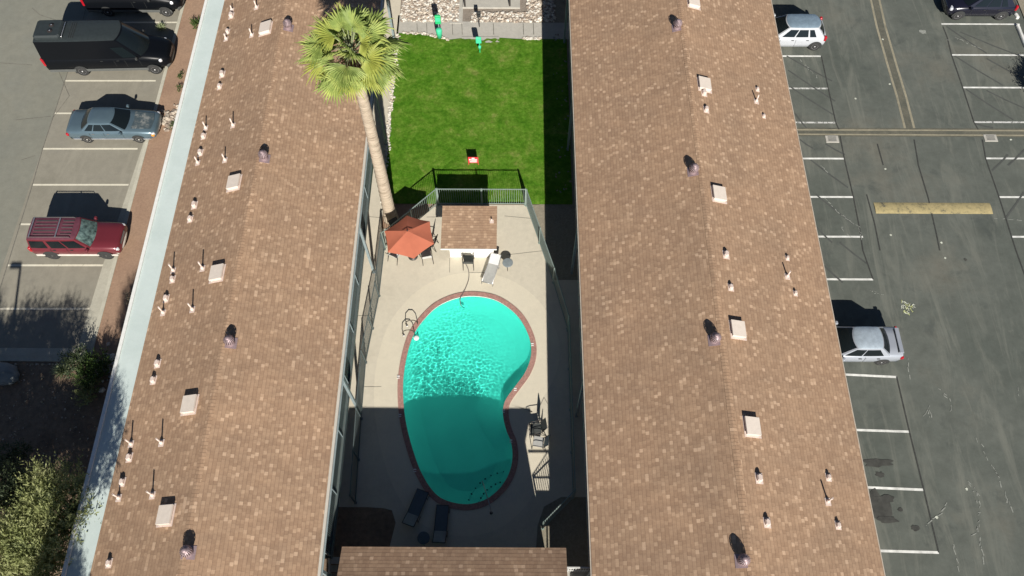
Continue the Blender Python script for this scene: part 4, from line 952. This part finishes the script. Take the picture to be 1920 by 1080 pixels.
    for s in (-1, 1):
        hx, hz, hw = sp['head']; b = MB(); b.bbox((hx, s*(w-.24), hz), (.2, .34, .16), sp.get('headmat', 'lamp_clear'), .05, rz=-s*.35); b.build('headlight', P)
        hx, hz, hh = sp['tail']; b = MB(); b.bbox((hx, s*(w-.10), hz), (.16, .20, hh), 'lamp_red', .04, rz=s*.2); b.build('tail_light', P)
        mx, mz = sp['mirror']; b = MB(); b.bbox((mx, s*(w+.10), mz), (.14, .2, .14), sp.get('mirmat', sp['paint']), .04); b.box((mx, s*(w-.02), mz-.03), (.05, .14, .04), 'trim_dark'); b.build('mirror', P)
    for (nm, x, d) in (('front_bumper', xf, 1), ('rear_bumper', xr, -1)):
        b = MB(); vs = []; prf = [(0, .30), (.05, .34), (.06, .46), (.0, .52)]; K = 10
        for k in range(K+1):
            y = -w*.96+2*w*.96*k/K; xx = x-d*(.22*abs(y/w)**3)
            for (o_, z) in prf: vs.append((xx+d*o_, y, z+sp.get('bz', 0)))
        b.add(vs, [(k*4+i, k*4+i+1, (k+1)*4+i+1, (k+1)*4+i) for k in range(K) for i in range(3)], sp.get('bumper', sp['paint']), True); b.build(nm, P, sharp=60)
    b = MB(); gz = sp.get('gz', .62); b.box((xf+.0, 0, gz), (.06, w*.9, .16), 'trim_dark')
    for k in range(3): b.box((xf+.035, 0, gz-.05+k*.05), (.012, w*.85, .012), 'chrome')
    b.build('grille', P)
    # door seams
    b = MB()
    for sx in sp.get('seams', ()):
        for s in (-1, 1): b.box((sx, s*(w+.004), sp.get('seamz', .62)), (.014, .006, .5), 'trim_dark')
    for (ax, az) in sp.get('handles', ()):
        for s in (-1, 1): b.box((ax, s*(w+.015), az), (.15, .03, .025), sp.get('hmat', 'trim_dark'))
    b.build('door_handles', P)
    return P
# --- long black van
VAN = dict(paint='paint_black', roofpaint='roof_grey', w=.995, r=.37,
    body=[(-3.70, .55, 1.35, .90), (-3.66, .38, 1.38, .97), (-3.4, .36, 1.40, .995), (0, .36, 1.40, 1.0), (2.2, .36, 1.40, .99), (2.6, .36, 1.34, .97), (3.05, .38, 1.22, .92), (3.45, .42, 1.08, .80), (3.60, .50, .92, .62)],
    cab=dict(x0=-3.68, x1=2.55, w=.975, z=1.36, bf=.42, br=.05, tx0=-3.60, tx1=1.30, tw=.80, tz=2.62, tbf=.22, tbr=.05),
    sidewin=[(.02, .165)], wheels=(-1.72, 2.60), front=3.56, rear=-3.70, head=(3.12, 1.02, .2), tail=(-3.66, 1.15, .55), mirror=(1.95, 1.45), sill=(-3.6, 3.0, .38, .55, 'trim_grey'), bumper='trim_grey', bz=.1, st0=.05, st1=.62, rt0=.12, gz=.85, mirmat='trim_dark', seams=(.5, 1.15, 2.0), seamz=.95, handles=((.75, 1.2), (-.2, 1.2)))
def by_wheels(pr, pf, w, wheels):
    A, B = at(*pr), at(*pf); d = (B-A).normalized(); nrm = Vector((-d.y, d.x, 0)); mid = (A+B)/2
    wm = (wheels[0]+wheels[1])/2; return mid+nrm*w-d*wm, math.atan2(d.y, d.x)
L_, a_ = by_wheels((159, 142), (296, 139), .995, VAN['wheels'])
V = vehicle('van', 'long black high roof van with a grey cooling unit on its roof', 'van', L_, a_, VAN)
b = MB(); b.bbox((-2.72, 0, 2.80), (1.55, 1.35, .25), 'roof_grey', .12); AC = b.build('roof_cooling_unit', V)
for y in (-.24, .2): b = MB(); b.lathe((-2.55, y, 2.92), [(.15, 0), (.15, .03), (.05, .035)], 'vent_hole', 16); b.lathe((-2.55, y, 2.94), [(.04, 0), (.04, .03)], 'chrome', 8); b.build('fan', AC)
b = MB(); b.tube([(-1.90, -.62, 2.72), (-1.86, -.5, 2.84), (-1.86, .5, 2.84), (-1.90, .62, 2.72)], .02, 'chrome', 6); b.build('guard_bar', AC)
for k in range(3): b = MB(); b.b2(-1.55+k*.12, -1.52+k*.12, -.6, .6, 2.70, 2.715, 'trim_dark'); b.build('roof_rib', V)
# shorter black van above
V2 = dict(VAN); V2.update(body=[(-3.0, .55, 1.35, .90), (-2.95, .38, 1.38, .97), (-2.7, .36, 1.40, .995), (0, .36, 1.40, 1.0), (1.55, .36, 1.40, .99), (1.95, .36, 1.34, .97), (2.4, .38, 1.22, .92), (2.8, .42, 1.08, .80), (2.95, .50, .92, .62)],
    cab=dict(x0=-2.98, x1=1.90, w=.975, z=1.36, bf=.42, br=.05, tx0=-2.90, tx1=.65, tw=.80, tz=2.30, tbf=.22, tbr=.05), wheels=(-1.70, 1.95), front=2.91, rear=-3.0, head=(2.47, 1.02, .2), tail=(-2.96, 1.15, .55), mirror=(1.3, 1.45), sill=(-2.9, 2.35, .38, .55, 'trim_grey'), seams=(.1, .9), handles=((.3, 1.2),))
L_, a_ = by_wheels((205, 30), (316, 33), .995, V2['wheels']); vehicle('van', 'black van cut by the top edge of the photo, parked above the long van', 'van', L_, 0, V2)
# --- blue sedan
SED = dict(paint='paint_steel_blue', w=.90, r=.31, rim='rim_white', wsmat='car_glass',
    body=[(-2.50, .42, .78, .72), (-2.44, .30, .88, .83), (-2.2, .24, .93, .88), (-1.3, .20, .96, .905), (0, .20, .95, .91), (1.0, .20, .94, .905), (1.6, .22, .90, .89), (2.2, .26, .83, .86), (2.46, .32, .76, .80), (2.55, .42, .68, .68)],
    cab=dict(x0=-1.72, x1=1.10, w=.80, z=.92, bf=.20, br=.16, tx0=-1.10, tx1=.28, tw=.58, tz=1.36, tbf=.12, tbr=.10),
    sidewin=[(.06, .42), (.45, .72), (.75, .93)], wheels=(-1.46, 1.50), front=2.50, rear=-2.48, head=(2.38, .66, .2), tail=(-2.40, .72, .16), mirror=(.72, .98), bumper='chrome', sill=(-2.2, 2.2, .30, .42, 'chrome'), gz=.62, seams=(.75, -.3, -1.1), handles=((-.05, .8), (-.9, .8)), hmat='chrome')
L_, a_ = by_wheels((168, 268), (265, 268), .90, SED['wheels']); V = vehicle('sedan', 'old steel blue sedan with a faded hood, parked by the rock heap', 'car', L_, a_, SED)
b = MB(); b.add([(1.22, -.62, .958), (2.30, -.56, .862), (2.38, 0, .875), (2.30, .56, .862), (1.22, .62, .958), (1.32, 0, .985)], [(0, 1, 2, 5), (5, 2, 3, 4)], 'hood_faded', True); b.build('hood', V)
for s in (-1, 1): b = MB(); b.bbox((2.40, s*.82, .62), (.18, .10, .12), 'lamp_amber', .03); b.build('turn_signal', V)
# --- red SUV
SUV = dict(paint='paint_red', roofpaint='paint_maroon_roof', w=.89, r=.37, rim='rim_dark', wsmat='car_glass_pale',
    body=[(-2.32, .50, .95, .76), (-2.28, .40, 1.02, .86), (-2.1, .36, 1.06, .89), (0, .36, 1.08, .895), (.95, .36, 1.07, .89), (1.5, .38, 1.04, .88), (2.05, .42, 1.0, .86), (2.22, .46, .94, .82), (2.28, .50, .86, .76)],
    cab=dict(x0=-2.30, x1=1.05, w=.84, z=1.05, bf=.18, br=.04, tx0=-2.18, tx1=.40, tw=.68, tz=1.68, tbf=.10, tbr=.04),
    sidewin=[(.05, .33), (.36, .62), (.68, .97)], wheels=(-1.40, 1.44), front=2.26, rear=-2.32, head=(2.15, .84, .2), tail=(-2.28, .95, .3), mirror=(.78, 1.12), bumper='trim_cream', sill=(-2.2, 2.1, .38, .50, 'trim_cream'), gz=.80, seams=(.6, -.35, -1.2), seamz=.8, handles=((-.1, .95), (-1.0, .95)), rt0=.05, bz=.08)
L_, a_ = by_wheels((104, 486), (206, 486), .89, SUV['wheels']); V = vehicle('suv', 'maroon red four door suv with roof rack and cream lower trim', 'suv', L_, a_, SUV)
b = MB()
for y in (-.60, .60): b.tube([(-2.05, y, 1.73), (-2.0, y, 1.80), (.05, y, 1.80), (.12, y, 1.73)], .018, 'trim_grey', 6)
for x in (-1.98, -.62): b.b2(x-.03, x+.03, -.6, .6, 1.80, 1.825, 'chrome')
b.build('roof_rack', V); b = MB()
for y in (-.4, -.2, 0, .2, .4): b.b2(-.45, .12, y-.012, y+.012, 1.755, 1.772, 'trim_grey'); b.b2(-1.85, -.75, y-.012, y+.012, 1.755, 1.772, 'trim_grey')
b.build('roof_ribs', V)
# --- white hatch (right lot, nose hidden under the eave; faces -X)
HAT = dict(paint='paint_white', roofpaint='roof_sky_tint', w=.885, r=.34,
    body=[(-2.10, .50, .85, .70), (-2.06, .36, .98, .82), (-1.9, .26, 1.04, .87), (-1.0, .22, 1.05, .89), (0, .22, 1.03, .89), (1.0, .22, 1.0, .885), (1.6, .26, .95, .86), (2.0, .34, .84, .78), (2.12, .44, .72, .62)],
    cab=dict(x0=-2.05, x1=1.22, w=.81, z=1.0, bf=.24, br=.12, tx0=-1.66, tx1=.38, tw=.56, tz=1.56, tbf=.16, tbr=.24),
    sidewin=[(.10, .36), (.39, .66), (.70, .84)], wheels=(-1.55, 1.20), front=2.08, rear=-2.08, head=(1.9, .80, .2), tail=(-2.0, .95, .3), mirror=(.85, 1.05), bumper='paint_white', gz=.62, seams=(.7, -.25), handles=((-.05, .85), (-.95, .85)), st1=.80)
def rear_wheel(px, py, w, wx):   # car faces -X; its south side is local +Y
    A = at(px, py); return Vector((A.x+wx, A.y+w, 0))
vehicle('hatchback', 'white compact suv with sky reflection painted into its blue grey roof, half hidden under the right eave', 'car', rear_wheel(1524, 95, .885, -1.55), math.pi, HAT)
SIL = dict(paint='paint_silver', roofpaint='paint_silver_roof', w=.87, r=.31,
    body=[(-2.18, .46, .80, .66), (-2.14, .32, .92, .80), (-1.95, .24, .97, .85), (-1.2, .20, .97, .87), (0, .20, .95, .875), (1.0, .20, .93, .87), (1.6, .24, .88, .85), (2.05, .30, .78, .77), (2.2, .42, .66, .62)],
    cab=dict(x0=-1.62, x1=1.15, w=.79, z=.92, bf=.24, br=.16, tx0=-1.08, tx1=.32, tw=.58, tz=1.36, tbf=.14, tbr=.10),
    sidewin=[(.05, .40), (.43, .88)], wheels=(-1.28, 1.28), front=2.16, rear=-2.16, head=(1.98, .70, .2), tail=(-2.10, .78, .16), mirror=(.85, .98), bumper='paint_silver', gz=.6, seams=(.7, -.3), handles=((-.05, .78), (-.95, .78)))
V = vehicle('sedan', 'silver white sedan with boot spoiler alone on the dark right lot', 'car', rear_wheel(1648, 684, .87, -1.28), math.pi, SIL)
b = MB(); b.bbox((-2.02, 0, 1.06), (.2, 1.35, .04), 'paint_silver', .015)
for s in (-1, 1): b.box((-2.02, s*.55, 1.0), (.1, .05, .12), 'paint_silver')
b.build('spoiler', V); b = MB(); b.b2(-1.92, -1.88, -.62, .62, .985, 1.0, 'trim_dark'); b.build('boot_seam', V)
BLK = dict(HAT); BLK.update(paint='paint_black_blue', roofpaint='paint_black_blue', bumper='paint_black_blue', wheels=(-1.35, 1.35))
A = at(1791, 38); vehicle('crossover', 'glossy black crossover at the top right corner, nose towards the lane', 'suv', Vector((A.x+1.35, A.y+.885, 0)), math.pi, BLK)
A = at(1705, 1076); C_ = vehicle('parked_suv', 'dark suv below the bottom edge of the photo, only its shadow showing', 'suv', Vector((A.x-.5, A.y-3.3, 0)), math.pi, BLK)
# street lamp outside the left edge (its shadow crosses the stalls)
p0 = at(30, 497); Hs = 8.0; p = Vector((p0.x+.278*Hs+.25, p0.y-1.576*Hs, 0))
S = thing('street_lamp', p, 'tall grey lamp post beyond the lower left corner, its shadow across the stalls', 'street lamp')
b = MB(); b.tube([(0, 0, 0), (0, 0, Hs)], [.09, .06], 'frame_dark', 10); b.build('pole', S); b = MB(); b.lathe((0, 0, 0), [(.2, 0), (.2, .3), (.1, .35)], 'concrete_grey', 12); b.build('base', S)
b = MB(); b.bbox((-.25, 0, Hs), (.6, .26, .14), 'frame_dark', .04); b.build('lamp_head', S)

# ================================================================ VEGETATION
def palm():
    base = at(733, 410); S = thing('palm_tree', base, 'tall fan palm with yellow green crown between the left roof and lawn', 'palm tree'); H_ = 12.5
    q = random.Random(12); b = MB(); pts = []; rs = []; n = 60
    for i in range(n+1):
        u = i/n; pts.append((.10*math.sin(u*2.2)-.02*u, .05*u, H_*u)); rs.append((.34-.12*u+.10*max(0, 1-u*14))*(1+.035*((i % 2)*2-1)))
    b.tube(pts, rs, 'trunk_palm', 14); b.build('trunk', S)
    top = Vector(pts[-1]); b = MB()
    for k in range(90):
        a = q.uniform(0, 6.28); h = q.uniform(-1.1, .1); d = Vector((math.cos(a), math.sin(a), 0)); p = top+Vector((0, 0, h))+d*.2
        e = p+d*q.uniform(.2, .45)+Vector((0, 0, q.uniform(-.1, .35))); b.tube([p, e], [.05, .015], 'dead_frond', 4, False)
    b.build('leaf_bases', S)
    b = MB()
    for k in range(16):        # dry fronds hanging against the trunk
        a = k*2.4; d = Vector((math.cos(a), math.sin(a), 0)); p = top+Vector((0, 0, -.25))+d*.2; kn = p+d*q.uniform(.35, .6)+Vector((0, 0, -.15)); b.tube([p, kn], .018, 'dead_frond', 4, False)
        sd = Vector((-d.y, d.x, 0))
        for m_ in range(9):
            e = kn+sd*(m_-4)*.07*q.uniform(.7, 1.2)+d*q.uniform(-.05, .2)+Vector((0, 0, -q.uniform(.5, .85))); b.add([kn, e-sd*.02, e+sd*.02+Vector((0, 0, -.05))], [(0, 1, 2)], 'dead_frond')
    b.build('dry_fronds', S, fix=False)
    b = MB(); NF = 44
    for k in range(NF):
        u = (k+.5)/NF; el = math.asin(max(-.5, min(.98, 1.0-1.28*u)))+q.uniform(-.08, .08); az = k*2.39996+q.uniform(-.2, .2)
        d = Vector((math.cos(az)*math.cos(el), math.sin(az)*math.cos(el), math.sin(el)))
        lp = q.uniform(.95, 1.45); mat = 'palm_leaf_yellow' if q.random() < .14 else 'palm_leaf'
        mid = top+d*lp*.5+Vector((0, 0, .05)); hub = top+d*lp+Vector((0, 0, -.18*(1-d.z)*lp)); b.tube([top, mid, hub], [.03, .02, .015], 'agave_leaf', 4, False)
        dd = (d+Vector((0, 0, -.30))).normalized(); side = dd.cross(Vector((0, 0, 1)))
        side = side.normalized() if side.length > .05 else Vector((1, 0, 0)); up = side.cross(dd).normalized(); roll = q.uniform(-.9, .9)
        side, up = side*math.cos(roll)+up*math.sin(roll), up*math.cos(roll)-side*math.sin(roll)
        Rb = q.uniform(.9, 1.3); ns = 24; half = rad(q.uniform(95, 120))
        for s in range(ns):
            th = -half+2*half*(s+.5)/ns; L = Rb*(1-.28*abs(th/half)**2)*q.uniform(.74, 1.10); fd = dd*math.cos(th)+side*math.sin(th); wv = (side*math.cos(th)-dd*math.sin(th))
            w0 = Rb*.52*(2*half/ns)*.5; r0 = .04; droop = Vector((0, 0, -1)); jj = q.uniform(.6, 1.3)
            A0 = hub+fd*r0; m1 = hub+fd*L*.55-up*.05+droop*.04; tip = hub+fd*L*q.uniform(.95, 1)+droop*(.22*jj*L)-up*.05+wv*q.uniform(-.03, .03); m2 = hub+fd*L*.82+droop*.12*L*jj-up*.05; fd2 = .42
            rdg = up*.07
            b.add([A0, m1-wv*w0, m1+rdg, m1+wv*w0, m2-wv*w0*fd2, m2+rdg*.4, m2+wv*w0*fd2, tip], [(0, 1, 2), (0, 2, 3), (1, 4, 5, 2), (2, 5, 6, 3), (4, 7, 5), (5, 7, 6)], mat)
    b.build('crown', S, fix=False); return S
palm()
def bushy(name, base, height, rx, ry, rz_, cz, n, label, cat, mat, seed, twig=.45, group=None, lobes=7, trunk=True, leafw=.03, lean=(0, 0), ls=1.0):
    """multi-stemmed tree: limbs reach into lobes; sprigs of narrow leaves fill the lobes with gaps"""
    q = random.Random(seed); S = thing(name, base, label, cat, group); L = []
    for k in range(lobes):
        a = 2.4*k+q.uniform(-.3, .3); rr = math.sqrt((k+.5)/lobes)*.75; L.append((Vector((lean[0]+rx*rr*math.cos(a), lean[1]+ry*rr*math.sin(a), cz+rz_*(q.uniform(-.2, .5)*(1-rr)+.25*q.uniform(-1, 1)))), q.uniform(.34, .5)*ls))
    if trunk:
        b = MB(); b.tube([(0, 0, 0), (.1, .05, cz*.35), (.05, .1, cz*.55)], [height*.028, height*.02, height*.016], 'bark', 8); T_ = b.build('trunk', S)
        b = MB()
        for c, _ in L: m = Vector((.05, .1, cz*.5)); b.tube([m, m.lerp(c, .5)+Vector((0, 0, .15)), c], [height*.012, height*.008, height*.003], 'bark', 5, False)
        b.build('limbs', S)
    b = MB()
    for k in range(n):
        c, s = L[q.randrange(len(L))]; d = Vector((q.gauss(0, 1), q.gauss(0, 1), q.gauss(0, 1))).normalized(); r = q.uniform(.35, 1.0)**.6
        p = c+Vector((d.x*rx*s*r, d.y*ry*s*r, d.z*rz_*s*r)); 
        gd = (d*.8+Vector((q.gauss(0, .25), q.gauss(0, .25), .9))).normalized(); tl = twig*q.uniform(.5, 1.2)
        sd = gd.cross(Vector((q.gauss(0, 1), q.gauss(0, 1), q.gauss(0, 1)))).normalized(); sd2 = gd.cross(sd)
        for j in range(9):
            u = (j+.5)/9; o = p+gd*tl*u; sg = sd if j % 2 else sd2; sg = sg*(1 if j % 4 < 2 else -1); ll = tl*.28*(1.15-u); e = o+sg*ll+gd*ll*.9; wv = sg.cross(gd)*leafw*.5
            b.add([o-wv*.3, (o+e)/2-wv, e, (o+e)/2+wv], [(0, 1, 2, 3)], mat)
    b.build('crown', S, fix=False); return S
def gxy(px, py, z): p = at(px, py, z); return Vector((p.x, p.y, 0))
G = 'feathery trees in the shaded bed'
bushy('desert_tree', gxy(108, 965, 4.2), 6, 1.7, 2.1, 1.5, 4.2, 1050, 'feathery yellow green tree leaning over the pale roof edge', 'tree', 'tree_leaf', 21, group=G, twig=.95, leafw=.055, lobes=15, ls=.56)
bushy('desert_tree', gxy(50, 1050, 4.0), 6, 1.9, 1.9, 1.5, 4.0, 1050, 'feathery sunlit tree in the lower left corner', 'tree', 'tree_leaf', 22, group=G, twig=.95, leafw=.055, lobes=15, ls=.56)
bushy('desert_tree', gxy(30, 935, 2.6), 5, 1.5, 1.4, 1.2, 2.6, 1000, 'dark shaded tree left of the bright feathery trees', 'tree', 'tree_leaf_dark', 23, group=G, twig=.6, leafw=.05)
# taller trees standing just outside the frame; their shade lies over bed, stalls and roof edge
for i_, (x_, y_, z_, rx_, ry_, ln_, l_) in enumerate(((-22.0, 5.1, 6.6, 2.0, 1.5, (0, 0), 'tall tree just outside the lower left corner shading the kerb end'), (-25.6, 4.9, 6.8, 2.4, 1.7, (0, 0), 'tall tree outside the left edge whose shade crosses the stalls'),
        (-23.8, 1.0, 5.8, 3.4, 2.4, (0, 0), 'broad tree below the lower left corner shading the planting bed'), (-18.0, .9, 10.0, 1.0, 1.9, (2.0, 0), 'very tall leaning tree below the frame, its streaky shade on the pale roof edge'),
        (-21.6, 2.2, 5.4, 2.0, 1.8, (0, 0), 'rounded shade tree below the frame between the leaning tree and the broad one'), (-24.4, 4.6, 5.2, 2.2, 1.8, (0, 0), 'low shade tree outside the left edge, nearest the boulder'),
        (-28.6, 2.6, 6.6, 2.4, 2.4, (0, 0), 'wide tree far outside the left edge'), (-17.9, -4.2, 9.4, .8, 1.4, (1.9, 0), 'slim leaning shade tree furthest below the frame by the white lip'))):
    bushy('desert_tree', Vector((x_, y_, 0)), 9, rx_, ry_, 2.0, z_, 2000, l_, 'tree', 'tree_leaf', 60+i_, group=G, lobes=10, twig=.75, leafw=.05, lean=ln_)
def shrub(px, py, r, label, mat, seed, n=160, name='shrub', zz=.08): 
    p = at(px, py, zz); return bushy(name, p, 1, r, r, r*.8, r*.6, n, label, 'shrub', mat, seed, twig=r*.7, lobes=4, trunk=False, leafw=.05)
shrub(180, 700, .8, 'dark green shrub between the pale stones and the roof edge', 'shrub_leaf', 31, 260); shrub(168, 742, .6, 'yellow green shrub in the shade behind the bright tree', 'tree_leaf', 32, 140); shrub(150, 690, .7, 'low dark shrub right of the round grey agave', 'tree_leaf_dark', 33, 200)
shrub(369, 49, .35, 'small bright green shrub against the white roof edge', 'shrub_leaf', 34, 90, zz=.1); shrub(250, 566, .35, 'dry straw tuft beside the roof edge above the shade', 'dry_twig', 35, 60, zz=.1)
shrub(340, 145, .22, 'sparse weed on the soil strip between the long van and roof', 'shrub_leaf', 36, 30, zz=.1); shrub(338, 168, .22, 'sparse weed on the soil strip nearer the blue sedan', 'shrub_leaf', 37, 30, zz=.1); shrub(326, 238, .25, 'small green weed below the rock heap', 'shrub_leaf', 38, 30, zz=.1)
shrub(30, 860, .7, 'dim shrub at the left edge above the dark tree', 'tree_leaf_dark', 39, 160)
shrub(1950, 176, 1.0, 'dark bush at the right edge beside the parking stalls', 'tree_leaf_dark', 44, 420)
def rosette(px, py, r, label, seed, mat='agave_leaf', n=46, name='agave', z=.08):
    q = random.Random(seed); p = at(px, py, z); S = thing(name, p, label, 'agave', 'round desert rosettes'); b = MB()
    for k in range(n):
        el = rad(12+75*(k/n)); az = k*2.4; d = Vector((math.cos(az)*math.cos(el), math.sin(az)*math.cos(el), math.sin(el))); L = r*q.uniform(.85, 1.1); s = Vector((-math.sin(az), math.cos(az), 0))*r*.09
        m = d*L*.45; b.add([-s*.6, m-s, d*L+Vector((0, 0, .0)), m+s, m+Vector((0, 0, -r*.05)), s*.6], [(0, 1, 4), (1, 2, 4), (4, 2, 3), (0, 4, 5), (4, 3, 5)], mat)
    b.build('leaves', S, fix=False)
rosette(302, 54, .42, 'pale spiky agave on the kerb between the two black vans', 41); rosette(118, 697, .62, 'round grey green agave in the shade below the kerb', 42)
# boulder
q = random.Random(9); p = at(6, 705, .1); b = MB(); vs = []
for i in range(8):
    for j in range(14):
        th = math.pi*i/7; ph = 2*math.pi*j/14; k = 1+.12*math.sin(3*ph+i)+q.uniform(-.06, .06); vs.append((.95*k*math.sin(th)*math.cos(ph), .6*k*math.sin(th)*math.sin(ph), .35*k*math.cos(th)))
b.add(vs, [(i*14+j, i*14+(j+1) % 14, (i+1)*14+(j+1) % 14, (i+1)*14+j) for i in range(7) for j in range(14)], 'rock_grey', True); o = b.build('boulder'); o.location = p+Vector((0, 0, .2)); tag(o, 'smooth grey boulder in the shade at the left edge', 'boulder')
